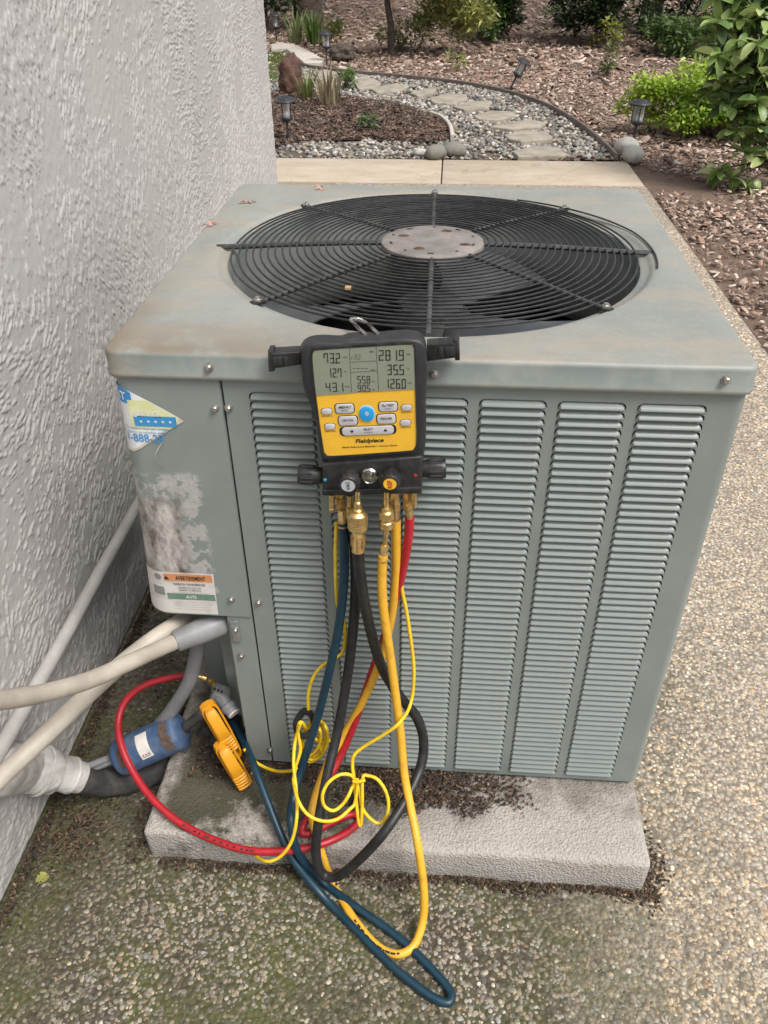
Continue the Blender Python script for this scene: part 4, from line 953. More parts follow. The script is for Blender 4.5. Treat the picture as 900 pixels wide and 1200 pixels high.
kh = hose('refrigerant_hose', [W(419.5, 640, YK), W(421, 665, YK), W(427, 705, YK), W(436, 745, -.05), W(449, 785, -.045), W(470, 818, -.045), W(489, 842, -.05), W(496.5, 870, -.06), W(492, 902, -.085), W(475, 938, -.13), W(448, 978, -.175), W(418, 1010, -.185), W(395, 1027, -.185), W(378, 1024, -.18), W(370.5, 1003, -.175), W(373, 965, -.16), W(383, 910, -.11), W(395, 860, -.065), W(406, 800, -.04), W(413, 745, -.032), W(417, 690, -.030), W(416, 640, -.030), W(412, 612, -.034)], .0080, KHOSE, 'thick black hose hanging in one large loop below the gauge set')
cp_ = ferrule(kh, W(419, 598.5, YK), W(419.3, 621, YK), [(.0085, 0), (.0112, .08), (.0130, .12), (.0130, .88), (.0112, .93), (.0080, 1)], 'knurled_coupler', n=28); knurl(cp_, W(419, 598.5, YK), W(419.3, 621, YK), .0130)
fr = ferrule(kh, W(419.3, 620, YK), W(419.6, 645, YK), [(.0060, 0), (.0062, .1), (.0078, .2), (.0086, .25), (.0086, .92), (.0090, .95), (.0090, 1)]); 
q = MB(); A = W(419.3, 627, YK); B = W(419.6, 640, YK)
for k in range(8): t = 2*math.pi*k/8; d = np.array([math.cos(t), math.sin(t), 0])*.0086; q.tube([A+d, B+d], .0013, 6)
obj('crimp_ribs', q, BRASS, fr)
YY = -.056
yh = hose('refrigerant_hose', [W(449, 650, YY), W(447.5, 675, YY), W(449, 710, -.058), W(456, 760, -.062), W(463, 810, -.07), W(469.5, 860, -.085), W(474, 908, -.11), W(482, 950, -.145), W(490, 992, -.185), W(496.5, 1040, -.215), W(496, 1075, -.235), Z(488, 1103, .014), Z(475, 1116, .009), Z(458, 1117, .008), Z(437, 1104, .008), Z(410, 1070, .008), W(390, 1034, -.165), W(378, 1003, -.155), W(366, 960, -.125), W(369, 935, -.10), W(384, 895, -.065), W(405, 858, -.035), W(427, 818, -.026), W(447, 770, -.026), W(459, 720, -.028), W(464, 670, -.031), W(464.2, 620, -.034), W(464, 610, -.034)], .0066, YHOSE, 'thick yellow hose hanging from the gauge set down onto the ground')
cp_ = ferrule(yh, W(452.8, 597.5, YY), W(453, 619, YY), [(.0070, 0), (.0094, .06), (.0094, .42), (.0078, .46), (.0078, .56), (.0094, .6), (.0094, .92), (.0066, 1)], 'coupler', n=24); knurl(cp_, W(452.8, 598.5, YY), W(452.9, 608, YY), .0094, 3, 24)
ferrule(yh, W(453.2, 617, YY), W(450.5, 641, YY), [(.0034, 0), (.0034, .9), (.0046, .92), (.0046, 1)], 'bent_stem'); ferrule(yh, W(450.6, 638, YY), W(448.8, 657, YY), [(.0048, 0), (.0056, .06), (.0056, .85), (.0066, .9), (.0068, 1)])
ferrule(yh, W(463.6, 597, YB), W(464.2, 617, YB), [(.0044, 0), (.0050, .1), (.0050, .9), (.0056, 1)])
rh = hose('refrigerant_hose', [W(480, 606, YB), W(478.5, 630, YB), W(473.5, 660, -.031), W(464, 700, -.026), W(451, 745, -.020), W(437, 785, -.02), W(420, 835, -.028), W(402, 880, -.05), W(384, 915, -.085), W(369, 945, -.105), Z(356, 966, .10), Z(356, 977, .094), Z(372, 972, .088), Z(393, 962, .084), Z(412, 954.5, .083), Z(421, 960, .083), Z(410, 973, .084), Z(380, 988, .090), W(337, 997, -.165), W(283, 995, -.165), W(222, 971, -.135), W(183, 941, -.10), W(158, 908, -.06), W(142, 873, -.02), W(139, 843, .02), W(149, 819, .05), W(170, 803, .07), W(200, 794, .085), W(228, 791, .09)], .0064, RHOSE, 'red hose curving out to the left round the blue canister')
ferrule(rh, W(479, 595, YB), W(480.2, 611, YB), [(.0046, 0), (.0050, .1), (.0050, .85), (.0058, .9), (.0060, 1)])
ferrule(rh, W(227, 791, .09), W(242, 795, .09), [(.0072, 0), (.0068, .3), (.0052, .35), (.0052, .6), (.0070, .65), (.0070, 1)]); ferrule(rh, W(242, 795, .09), W(252, 803, .09), [(.004, 0), (.004, .3), (.0066, .35), (.0066, .8), (.004, 1)], 'hose_nut', n=6)

def hose_print(parent, pts, t0, t1, n, r, m_, seed=1):
    C_ = spline(pts, 8); rs = random.Random(seed); q = MB(); N = len(C_)-2
    for k in range(n):
        i = int((t0+(t1-t0)*k/n)*N); p = C_[i]; d = C_[i+1]-p; d /= np.linalg.norm(d); v = CAM-p; v -= d*(v@d); v /= np.linalg.norm(v); s_ = np.cross(d, v); a = rs.uniform(.0010, .0026); b_ = rs.uniform(.0008, .0018); o_ = p+v*(r+.0004)+d*rs.uniform(-.003, .003)
        q.add([o_-d*a-s_*b_, o_+d*a-s_*b_, o_+d*a+s_*b_, o_-d*a+s_*b_], [(0, 1, 2, 3)])
    return obj('hose_print', q, m_, parent, smooth=0)
YP = [Z(475, 1116, .009), Z(458, 1117, .008), Z(437, 1104, .008), Z(410, 1070, .008), W(390, 1034, -.165)]
hose_print(yh, YP, .15, .75, 40, .0068, PRINT, 3)
hose_print(rh, [W(380, 988, -.165), W(337, 997, -.165), W(283, 995, -.165), W(222, 971, -.135), W(183, 941, -.10)], .30, .85, 36, .0066, PRINT, 4)
# ---- clamp probes with their thin yellow cables
def clamp(name, a, b, Y, label, flip=1):
    """a, b: picture ends of the handle; the clamp is a sprung pair of ribbed handles with a skirt frame"""
    A = np.array(aty(*a, Y)); B = np.array(aty(*b, Y)); ax = (B-A); ln = np.linalg.norm(ax); ax /= ln
    vw = CAM-(A+B)/2; vw /= np.linalg.norm(vw); nz = vw-ax*(vw@ax); nz /= np.linalg.norm(nz); sx_ = np.cross(ax, nz)
    M3 = lambda t, s, h: A+ax*t*ln+sx_*s+nz*h
    o = empty(name, tuple(A), label, 'pipe clamp', 'yellow pipe clamps')
    def slab(nm, prof, hw, h0, dep, m_=CLAMPY, parent=o):
        q = MB(); rings = []
        for t, hgt, wd in prof:
            ring = []
            for k in range(16):
                an = 2*math.pi*k/16; cx_ = math.copysign(abs(math.cos(an))**.55, math.cos(an)); sy_ = math.copysign(abs(math.sin(an))**.55, math.sin(an)); ring.append(M3(t, cx_*hw*wd, h0+hgt+sy_*dep/2))
            rings.append(ring)
        q.layers(rings); return obj(nm, q, m_, parent, smooth=50)
    sx_ = sx_*.88
    h1 = slab('upper_handle', [(-.02, -.004, .50), (0, -.001, .80), (.10, .004, .92), (.35, .009, .95), (.52, .010, 1.0), (.60, .006, 1.10), (.90, .005, 1.12), (1.0, .002, 1.0), (1.03, -.002, .5)], .0128, .012, .010)
    q = MB()
    for k in range(5): t = .63+.068*k; q.tube([M3(t, -.0125, .0215), M3(t, -.006, .0240), M3(t, .006, .0240), M3(t, .0125, .0215)], .0019, 6)
    obj('grip_ribs', q, CLAMPY, h1)
    # open skirt frame and lower handle
    q = MB(); fr_ = roundpoly([(-.02, -.015), (.3, -.0185), (.7, -.0185), (1.2, -.0155), (1.32, -.008), (1.32, .006), (1.2, .0135), (.7, .0155), (.3, .0155), (-.02, .012)], 3); inn = [(.58+(t-.58)*.93, s*.80) for t, s in fr_]
    R0 = [M3(t, s, -.010) for t, s in fr_]; R1 = [M3(t, s, .004) for t, s in fr_]; R2 = [M3(t, s, .004) for t, s in inn]; R3 = [M3(t, s, -.010) for t, s in inn]; q.layers([R0, R1, R2, R3, R0], False, False); obj('skirt_frame', q, CLAMPY, o, smooth=40)
    slab('lower_handle', [(-.03, 0, .5), (0, 0, .9), (.6, 0, .95), (1.08, 0, .85), (1.13, 0, .4)], .0105, -.006, .007)
    q = MB(); q.add([M3(1.03, -.012, -.004), M3(1.03, .011, -.004), M3(1.24, .010, -.004), M3(1.24, -.012, -.004)], [(0, 1, 2, 3)]); obj('jaw_recess', q, mat('clamp_recess_shade', (.16,.08,.02), .8, var=(.05,.03,.015), vs=90), o, smooth=0)  # dark sheet painting the shade inside the open clamp frame
    q = MB()
    hx = [M3(.93+.02*math.cos(t), -.008+.016*t/(8*math.pi), .006+.004*math.sin(t)) for t in np.linspace(0, 8*math.pi, 60)]; q.tube(hx, .0009, 5); obj('spring', q, GALV, o)
    q = MB(); q.tube([M3(1.06, 0, .0), M3(1.14, 0, -.001)], .0035, 8); obj('sensor_stub', q, BRASS, o)
    return o, M3
cl1, M1 = clamp('pipe_clamp', (243, 829), (269, 874), -.01, 'upper of two yellow plastic pipe clamps beside the silver valve cap')
cl2, M2 = clamp('pipe_clamp', (259, 874), (284, 916), -.035, 'lower of two yellow plastic pipe clamps, hanging just above the pad')
YC1 = -.03
rc = .0028
def cable(pts, parent, name='cable', k=8): q = MB(); q.tube(spline(pts, k), rc, 8); return obj(name, q, YCAB, parent, smooth=60)
# cable of the lower clamp: rises to the gauge through the bundle
cable([W(289, 922, -.04), W(288, 945, -.06), W(289, 968, -.10), W(294, 995, -.15), W(310, 1009, -.19), W(328, 1004, -.19), W(342, 985, -.18), W(348, 955, -.16), W(347, 925, -.12), W(344, 895, -.09), W(346, 868, -.065), W(352, 848, -.06)], cl2)
cable([W(286, 878, -.015), W(296, 890, -.02), W(310, 899, -.03), W(326, 904, -.05), W(343, 903, -.08), W(347, 900, -.085)], cl1)
coil_pts = []
ce = []
for k in range(46):
    t = 2*math.pi*k/14; cx_ = 366+3.2*math.sin(t*.23); ce.append(W(cx_+(15-k*.10)*math.cos(t+.6)*.9-(4*math.sin(t)), 868+(25-.15*k)*math.sin(t+.6), -.030-.004*math.sin(t*.37)-.012*(math.cos(t) > 0)))
cable([W(394.5, 612, -.028), W(393, 650, -.026), W(395, 705, -.024), W(403, 728, -.022), W(405, 748, -.022), W(400, 766, -.022), W(384, 775, -.022), W(369, 790, -.024), W(361.5, 812, -.026), W(362, 836, -.03), W(366, 848, -.03)] + ce, cl1, 'coiled_cable', 5)
cable([W(346, 900, -.085), W(352, 878, -.07), W(349, 856, -.06), W(353, 846, -.05), W(362, 858, -.045), W(374, 868, -.04), W(394, 868, -.02)], cl1)
q = MB(); q.tube(spline([W(352, 838, -.03), W(347, 848, -.04), W(350, 860, -.055), W(359, 862, -.062), W(368, 852, -.05), W(365, 838, -.035), W(357, 833, -.028)], 6, True), .0055, 8, closed=True); obj('strap', q, VELCRO, cl1, smooth=60)
# second cable: from behind the yellow hose on the right down to a tied bow
cable([W(466, 640, -.03), W(471, 690, -.03), W(476, 715, -.03), W(482, 755, -.034), W(485, 790, -.04), W(481, 825, -.055), W(468, 847, -.095), W(448, 862, -.10), W(428, 874, -.10), W(415, 885, -.105), W(413, 898, -.11), W(415, 913, -.12), W(417, 935, -.135), W(420, 962, -.15), W(423, 966, -.152), W(424.5, 940, -.14), W(425, 912, -.125), W(431, 909, -.12), W(443, 914, -.125), W(453, 930, -.135), W(455, 948, -.145), W(449, 963, -.15), W(440, 964, -.15), W(429, 954, -.145), W(424, 944, -.14), W(421, 925, -.13), W(416, 914, -.125), W(410, 908, -.125), W(398, 908, -.13), W(385, 917, -.14), W(378, 931, -.15), W(380, 944, -.155), W(390, 950, -.158), W(400, 944, -.15), W(408, 933, -.142), W(413, 922, -.13), W(419, 914, -.125), W(416, 940, -.14), W(410, 948, -.15), W(395, 960, -.165), W(377, 962, -.17), W(360, 954, -.165), W(349, 937, -.15), W(344, 915, -.11), W(346, 902, -.09)], cl2, 'bow_cable')
q = MB(); q.tube([W(411, 925, -.125), W(413.5, 935, -.13), W(411, 945, -.136)], .0045, 8); obj('twist_tie', q, VELCRO, cl2); q = MB(); q.tube([W(414, 915.5, -.13), W(420, 916.5, -.133), W(428, 914, -.13)], .0028, 8); obj('twist_tie', q, YCAB, cl2)

# ================================================================== PIPES ON THE LEFT
XA = -.232
q = MB(); q.tube(spline([atx(165, 585, -.238), atx(120, 665, -.238), atx(78, 742, -.238), atx(32, 823, -.238), atx(-12, 900, -.238), atx(-60, 985, -.238)], 5), .0125, 16); obj('conduit', q, PIPEW, smooth=60, label='straight off white pipe slanting along the grey wall behind the other pipes', cat='pipe')
p0 = W(222, 722, .06)
q = MB(); q.tube(spline([W(238, 712, .09), W(222, 723, .055), W(190, 742, .0), W(150, 772, -.05), W(105, 812, -.105), W(60, 855, -.175), W(10, 902, -.235), W(-45, 955, -.29)], 6), .0138, 16); c2 = obj('conduit', q, PIPEC, smooth=60, label='cream pipe running from under the control cover down to the lower left', cat='pipe')
q = MB(); q.tube(spline([W(262, 728, .03), W(240, 737, .022), W(215, 748, .0), W(185, 761, -.045), W(150, 777, -.10), W(110, 795, -.155), W(65, 809, -.21), W(20, 818, -.265), W(-40, 824, -.33)], 6), .0124, 16); c3 = obj('conduit', q, PIPEC, smooth=60, label='cream bent pipe ending in a grey connector under the control cover of the unit', cat='pipe')
ferrule(c3, W(268, 726, .035), W(205, 752, -.012), [(.018, 0), (.021, .15), (.0205, .55), (.0185, .75), (.0180, .97), (.0150, 1)], 'grey_connector', PVCG, 22)
for (a, b) in (((160, 768), (168, 762)), ((94, 796), (100, 795))):
    q = MB(); A = W(*a, -.075); B = W(*b, -.075)
    m2 = (A+B)/2+np.array([0, -.004, .006]); q.rbox(m2, (.008, .006, .006), .002); obj('scuff', q, PRINT, c3) if False else None
q = MB(); q.tube(spline([W(233, 742, .05), W(230, 768, .05), W(222, 798, .048), W(211, 818, .045), W(197, 838, .04), W(188, 848, .04)], 6), .0125, 16); obj('grey_elbow', q, PVCG, smooth=60, label='bent grey plastic pipe dropping to the blue canister', cat='pipe')
# drier canister
A = W(141, 888, .0); B = W(213, 855, .03); ax = B-A; ln = np.linalg.norm(ax); ax /= ln
q = MB(); q.lathe(A, ax, [(.004, -.004), (.026, -.003), (.0325, -.001), (.0348, .003), (.0352, .010), (.0345, .014), (.0345, ln-.016), (.0352, ln-.012), (.0350, ln-.005), (.0325, ln-.001), (.020, ln+.004), (.003, ln+.006)], 32); dr = obj('filter_canister', q, DRYB, smooth=50, label='blue metal canister with rust patches and a small white sticker, inside the red hose loop', cat='canister')
vw = CAM-(A+B)/2; vw /= np.linalg.norm(vw); n1 = vw-ax*(vw@ax); n1 /= np.linalg.norm(n1); n2 = np.cross(ax, n1)
def on_can(t, a, off=.0008): return A+ax*t*ln+(n1*math.cos(a)+n2*math.sin(a))*(.0345+off)
def patch(t0, t1, a0, a1, m_, name, rag=0.0, off=.0008):
    q = MB(); nt_, na_ = 5, 14; vs = []
    for i in range(na_):
        a = a0+(a1-a0)*i/(na_-1); j0 = rag*mnoise.noise(Vector((a*6, t0*9, 1))); j1 = rag*mnoise.noise(Vector((a*6, t1*9, 5)))
        for k in range(nt_): vs.append(on_can(t0+j0+(t1+j1-t0-j0)*k/(nt_-1), a, off))
    q.add(vs, [(i*nt_+k, i*nt_+k+1, (i+1)*nt_+k+1, (i+1)*nt_+k) for i in range(na_-1) for k in range(nt_-1)]); return obj(name, q, m_, dr, smooth=60)
SG = 1.0
patch(.42, .60, -.75, .62, LABELW, 'paper_sticker', 0, .0010); patch(.78, .92, -.85, .75, RUST2, 'rust_patch', .05); patch(.10, .21, -.35, .55, RUST2, 'rust_patch', .05)
for k in range(3): patch(.45+.045*k, .475+.045*k, .36, .43, RHOSE if k < 2 else PRINT, 'sticker_mark', 0, .0016)
patch(.44, .57, .48, .51, PRINT, 'sticker_mark', 0, .0016)
q = MB(); q.tube(spline([B+ax*.004, W(222, 848, .035), W(240, 834, .05), W(252, 822, .075)], 6), .0095, 12); obj('drier_outlet', q, FOAM, dr, smooth=60)
q = MB(); q.tube(spline([A, W(125, 894, -.01), W(105, 901, -.03), W(90, 905, -.05)], 6), .0075, 12); obj('copper_stub', q, PVCG, dr, smooth=60)
q = MB(); q.tube(spline([W(150, 888, .02), W(128, 889, -.005), W(108, 896, -.03), W(90, 902, -.05)], 6), .0065, 12); obj('copper_stub', q, PVCG, dr, smooth=60)
# foam covered suction line and wrapped sleeve at the wall
q = MB(); P_ = spline([W(88, 912, -.055), W(120, 917, -.03), W(160, 912, .0), W(198, 896, .03), W(228, 878, .055), W(250, 858, .08)], 8); q.tube(P_, [.025+.0012*mnoise.noise(Vector((i*.4, 0, 0))) for i in range(len(P_))], 18); obj('insulated_pipe', q, FOAM, smooth=60, label='black foam covered pipe running from the white wrapped sleeve to the metal unit', cat='pipe')
q = MB(); P_ = spline([atx(-18, 905, -.262), atx(0, 903, -.25), W(26, 899, -.098), W(48, 903, -.085), W(60, 905, -.075), W(72, 906, -.068), W(94, 911, -.055)], 6); rr_ = np.interp(np.linspace(0, 1, len(P_)), [0, .25, .45, .62, .70, .80, .9, 1], [.042, .042, .041, .039, .032, .031, .0305, .028])
q.tube(P_, [r*(1+.05*mnoise.noise(Vector((i*.9, 3, 0)))) for i, r in enumerate(rr_)], 26)
vs = [];
for v in q.v: p = Vector(v); vs.append(tuple(p + Vector((mnoise.noise(p*38), mnoise.noise(p*38+Vector((9, 0, 0))), mnoise.noise(p*38+Vector((0, 9, 0)))))*.0030))
q.v = vs; sl_ = obj('pipe_sleeve', q, WRAP, smooth=50, label='white tape wrapped sleeve where the pipes come out of the grey wall', cat='pipe sleeve')
for tpos in (.52, .68, .93):
    i = int(tpos*(len(P_)-1)); d = P_[min(i+1, len(P_)-1)]-P_[i-1]; d = np.array(d)/np.linalg.norm(d); q = MB(); q.lathe(P_[i]-d*.003, d, [(rr_[i]*1.02, 0), (rr_[i]*1.07, .0015), (rr_[i]*1.07, .005), (rr_[i]*1.02, .0065)], 24, False); obj('tape_band', q, WRAP, sl_, smooth=50)
# service valve
Vc = W(262, 828, .045); sv = empty('service_valve', tuple(Vc), 'silver service valve with a round white cap in the corner recess of the metal unit', 'valve')
dn = np.array(W(272, 836, .03))-np.array(W(255, 815, .055)); dn /= np.linalg.norm(dn)
q = MB(); q.rbox(W(258, 814, .055), (.030, .028, .026), .004, Matrix.Rotation(rad(28), 3, 'Y')); obj('valve_body', q, GALV, sv)
q = MB(); q.lathe(W(258, 816, .05), dn, [(.012, 0), (.012, .020), (.0145, .022), (.0145, .030), (.0125, .032), (.0125, .040)], 20); vb_ = obj('valve_stem', q, PVCG, sv)
q = MB(); q.lathe(np.array(W(258, 816, .05))+dn*.040, dn, [(.0120, 0), (.0115, .0015), (.001, .0017)], 20); obj('cap_face', q, WHITE, sv)
q = MB(); q.tube([W(252, 803, .085), W(257, 811, .06)], .006, 10); obj('flare_port', q, BRASS, sv)
for k in range(3): q = MB(); p = np.array(W(252+4*k, 807+1.5*k, .038)); q.lathe(p, (0, -1, .3), [(.0026, 0), (.0026, .003)], 8); obj('valve_bolt', q, PRINT, sv)
q = MB(); q.tube(spline([W(258, 822, .07), W(262, 845, .09), W(262, 866, .10)], 5), .010, 12); obj('valve_outlet', q, PVCG, sv)
# ================================================================== GROUND COVER NEAR THE UNIT
def dome_t(n=7):
    v = [(math.cos(2*math.pi*k/n), math.sin(2*math.pi*k/n), 0) for k in range(n)]+[(.78*math.cos(2*math.pi*(k+.5)/n), .78*math.sin(2*math.pi*(k+.5)/n), .62) for k in range(n)]+[(0, 0, .9)]
    f = []
    for k in range(n): k2 = (k+1) % n; f += [(k, k2, n+k), (k2, n+k2, n+k), (n+k, n+k2, 2*n)]
    return v, f
CH_V = [(-.5,-.5,0),(.5,-.42,0),(.5,.5,0),(-.5,.4,0),(-.45,-.4,1),(.4,-.36,1.3),(.46,.4,.9),(-.4,.33,1.2)]
CH_F = [(4,5,6,7),(0,1,5,4),(1,2,6,5),(2,3,7,6),(3,0,4,7)]
def palette(n, cols, wts, jit=.18):
    c = np.array(cols)[rng.choice(len(cols), n, p=np.array(wts)/sum(wts))]; return np.clip(c*(1+jit*rng.standard_normal((n, 1))), .004, .9)
# pebbles of the exposed aggregate
def pebbles(n, x0, x1, y0, y1, smin, smax):
    x = rng.uniform(x0, x1, n); y = rng.uniform(y0, y1, n)
    ok = ~((x > -.045) & (x < .792) & (y > -.138)); x, y = x[ok], y[ok]; n = len(x); return x, y, rng.uniform(smin, smax, n)
parts_ = [pebbles(27000, WX+.006, 1.0, -.62, -.10, .0018, .0052), pebbles(30000, .80, PATX-.01, -.30, 1.3, .0020, .0052), pebbles(2600, WX+.006, -.04, -.14, .5, .0025, .006), pebbles(9000, 1.0, PATX-.01, 1.3, 3.6, .004, .0075)]
x = np.concatenate([p[0] for p in parts_]); y = np.concatenate([p[1] for p in parts_]); s = np.concatenate([p[2] for p in parts_]); n = len(x)
pc = palette(n, [(.30,.265,.22), (.38,.32,.245), (.21,.19,.165), (.47,.43,.36), (.27,.205,.145), (.34,.26,.18), (.15,.14,.13), (.28,.27,.25)], [5, 5, 4, 1.6, 3, 2.5, 2, 3])
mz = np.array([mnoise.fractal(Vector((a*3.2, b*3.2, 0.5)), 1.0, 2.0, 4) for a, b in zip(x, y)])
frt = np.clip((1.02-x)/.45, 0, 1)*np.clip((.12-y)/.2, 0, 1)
moss_and_shade = np.clip(.98+mz*1.1, 0, 1)*frt*rng.uniform(.55, 1.0, n)*(rng.random(n) < .93)  # moss, with the left-front shade painted into the pebble colours as well
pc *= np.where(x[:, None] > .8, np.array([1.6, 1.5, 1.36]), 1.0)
pc = pc*(1-.94*moss_and_shade[:, None])+np.array([.060, .060, .022])*.94*moss_and_shade[:, None]
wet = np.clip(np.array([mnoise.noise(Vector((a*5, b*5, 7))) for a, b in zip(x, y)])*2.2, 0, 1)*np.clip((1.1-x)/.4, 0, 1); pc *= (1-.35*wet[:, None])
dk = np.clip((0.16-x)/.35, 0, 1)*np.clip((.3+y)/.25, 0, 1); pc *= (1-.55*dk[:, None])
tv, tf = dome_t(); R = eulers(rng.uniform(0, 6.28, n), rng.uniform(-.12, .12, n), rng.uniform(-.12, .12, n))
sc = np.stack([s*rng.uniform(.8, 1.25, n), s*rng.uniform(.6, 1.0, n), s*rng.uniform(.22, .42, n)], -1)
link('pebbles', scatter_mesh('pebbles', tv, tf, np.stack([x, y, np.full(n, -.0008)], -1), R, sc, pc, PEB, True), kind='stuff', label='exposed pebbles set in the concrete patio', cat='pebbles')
# dark soil and litter along the pad, under the unit and at the foot of the wall
def litter(name, pts, size, cols, wts, label, flat=.5):
    P = np.array(pts); n = len(P); s = size*rng.uniform(.5, 1.5, n); R = eulers(rng.uniform(0, 6.28, n), rng.normal(0, .35, n), rng.normal(0, .35, n))
    sc = np.stack([s, s*rng.uniform(.25, .7, n), s*rng.uniform(.12, .35, n)*flat*2], -1)
    link(name, scatter_mesh(name, CH_V, CH_F, P, R, sc, palette(n, cols, wts, .3), CHIP), kind='stuff', label=label, cat='soil litter')
SOILC = [(.04,.028,.020), (.07,.048,.033), (.115,.075,.048), (.20,.13,.085), (.04,.04,.026)]
pts = []
for _ in range(2200):
    x_ = random.uniform(-.03, .82); d = abs(random.gauss(0, .009))*(1+.8*mnoise.noise(Vector((x_*9, 0, 0)))); pts.append((x_, -.1435-d+.004*math.sin(x_*30), .001+.006*math.exp(-d/.02)*random.random()))
for _ in range(300): d = abs(random.gauss(0, .006)); pts.append((.797+d, random.uniform(-.16, .05), .002))
for _ in range(260): a = random.gauss(0, 1); pts.append((.815+.014*random.gauss(0, 1), -.10+.035*a, .002))
for _ in range(900): pts.append((random.uniform(-.10, -.05), random.uniform(-.16, .3), .003))
litter('soil_litter', pts, .0046, SOILC, [5, 4, 2.5, 1, 1], 'dark soil and leaf crumbs along the edge of the concrete pad')
pts = []
for _ in range(4200):
    x_ = random.triangular(.22, .62, .38); y_ = random.uniform(-.06, .06)-(0.018 if .30 < x_ < .56 else 0)*random.random(); pts.append((x_, y_+.012*math.sin(x_*60), PT+.002+.010*max(0, random.random()*(1-abs(x_-.42)/.26))))
for _ in range(2200): pts.append((random.uniform(.0, .25), random.uniform(-.03, .12), PT+.001+random.random()*.003))
litter('pad_litter', pts, .0048, SOILC+[(.16,.07,.045)], [5, 5, 3, 1, 1, .8], 'dark leaf litter on the pad below the louvred front')
pts = []
for _ in range(3000): y_ = random.uniform(-.45, .9); pts.append((WX+.006+abs(random.gauss(0, .011)), y_, .002+random.random()*.005))
for _ in range(450): pts.append((WX+.07+random.gauss(0, .03), -.115+random.gauss(0, .045), .004+random.random()*.008))
for _ in range(250): pts.append((random.uniform(-.2, -.02), random.uniform(.0, .35), .003))
litter('wall_litter', pts, .0045, SOILC, [5, 4, 2.5, 1, 1], 'dark litter in the gap at the foot of the grey wall')
pts = [(WX+.075+random.gauss(0, .022), -.13+random.gauss(0, .035), .008+random.random()*.012) for _ in range(60)]
q = MB()
for p in pts:
    a = random.uniform(0, 6.28); l_ = random.uniform(.008, .024); q.tube([p, (p[0]+l_*.5*math.cos(a)+.002, p[1]+l_*.5*math.sin(a), p[2]+.003), (p[0]+l_*math.cos(a), p[1]+l_*math.sin(a), max(.003, p[2]-.004))], .0007, 4)
obj('dry_needles', q, mat('needle_brown', (.12,.07,.05), .9, var=(.21,.13,.095), vs=80), kind='stuff', label='reddish dry needles and twigs beside the foot of the wall', cat='needles')

def leaf_mesh(Lg, Wd, fold=.18, curl=.15, n=5):
    q = MB(); vs = []
    for i in range(n):
        t = i/(n-1); wd = Wd*.5*math.sin(math.pi*min(1, t*.92+.04)**1.15)**.65; z = -curl*Lg*(t-.4)**2
        vs += [(-wd, t*Lg, z+fold*wd), (0, t*Lg, z), (wd, t*Lg, z+fold*wd)]
    q.add(vs, [f for i in range(n-1) for f in ((3*i, 3*i+1, 3*i+4, 3*i+3), (3*i+1, 3*i+2, 3*i+5, 3*i+4))]); return q
def place(q, loc, rot):
    R = rot.to_matrix() if hasattr(rot, 'to_matrix') else rot; q.v = [tuple(R @ Vector(v)+Vector(loc)) for v in q.v]; return q
from mathutils import Euler
p = atz(58, 1026, .003); q = place(leaf_mesh(.022, .024, .3, .5), p, Euler((.15, .1, 2.2))); obj('fallen_leaf', q, mat('leaf_olive', (.22,.24,.06), .6, var=(.34,.32,.10), vs=60), smooth=60, label='yellow green fallen leaf on the patio near the foot of the wall', cat='leaf')
PETAL = mat('petal_pink', (.36,.15,.12), .7, var=(.50,.30,.24), vs=120)
for (px, py), lb in (((243, 262), 'reddish bud scale on the metal top beside the grey wall, left of the fan'), ((291, 236), 'small brown twig bit on the metal top near the wall corner'), ((375, 220), 'reddish bud scale on the metal top at its rear edge')):
    c = atz(px, py, HT+.003); q = MB()
    for k in range(4): l2 = place(leaf_mesh(.016, .006, .3, .4), (c[0]+random.uniform(-.006, .006), c[1]+random.uniform(-.006, .006), c[2]), Euler((random.uniform(-.1, .3), random.uniform(-.3, .3), random.uniform(0, 6.28)))); q.add(l2.v, l2.f)
    obj('bud_scale', q, PETAL, smooth=60, label=lb, cat='bud scale')
q = MB(); c = atz(408, 340, HT+.012); q.box((c[0]-.004, c[1]-.004, c[2]+.002), (c[0]+.004, c[1]+.004, c[2]+.005)); obj('seed_husk', q, mat('husk_tan', (.42,.27,.12), .8), label='tiny tan seed husk resting on the fan grille wires', cat='seed')

# ================================================================== GARDEN
def poly_g(pts, z=None): return [tuple(atg(*p)[:2]) for p in pts]
edge_px = [(338, 70), (357, 79), (388, 84), (425, 88), (470, 92), (520, 97), (560, 103), (600, 112), (640, 126), (675, 146), (705, 170), (722, 187)]
E_out = spline([atg(*p) for p in edge_px], 6)
isl_px = [(505, 137), (518, 142), (527, 152), (530, 166)]
gravel = [tuple(p[:2]) for p in E_out] + [tuple(atg(735, 186)[:2]), tuple(atg(300, 186)[:2]), tuple(atg(300, 110)[:2])]
island = poly_g([(316, 175), (316, 112), (350, 105), (400, 113), (440, 120), (475, 127), (505, 137), (518, 142), (527, 152), (530, 165), (495, 168), (420, 164), (350, 168)])
def flat_poly(name, poly, z, m_, **kw):
    bm = bmesh.new(); vs = [bm.verts.new((p[0], p[1], z+tz(p[1]))) for p in poly]; f = bm.faces.new(vs); bmesh.ops.triangulate(bm, faces=[f]); bm.verts.index_update()
    q = MB(); q.add([v.co for v in bm.verts], [[v.index for v in f.verts] for f in bm.faces]); bm.free(); return obj(name, q, m_, smooth=0, **kw)
flat_poly('gravel_bed', ccw(gravel), -.008, SOILG, kind='structure')
flat_poly('planting_bed', ccw(island), .004, mat('island_soil', (.04,.028,.022), .95, var=(.075,.052,.04), vs=9, bs=30, bd=.01), kind='structure')
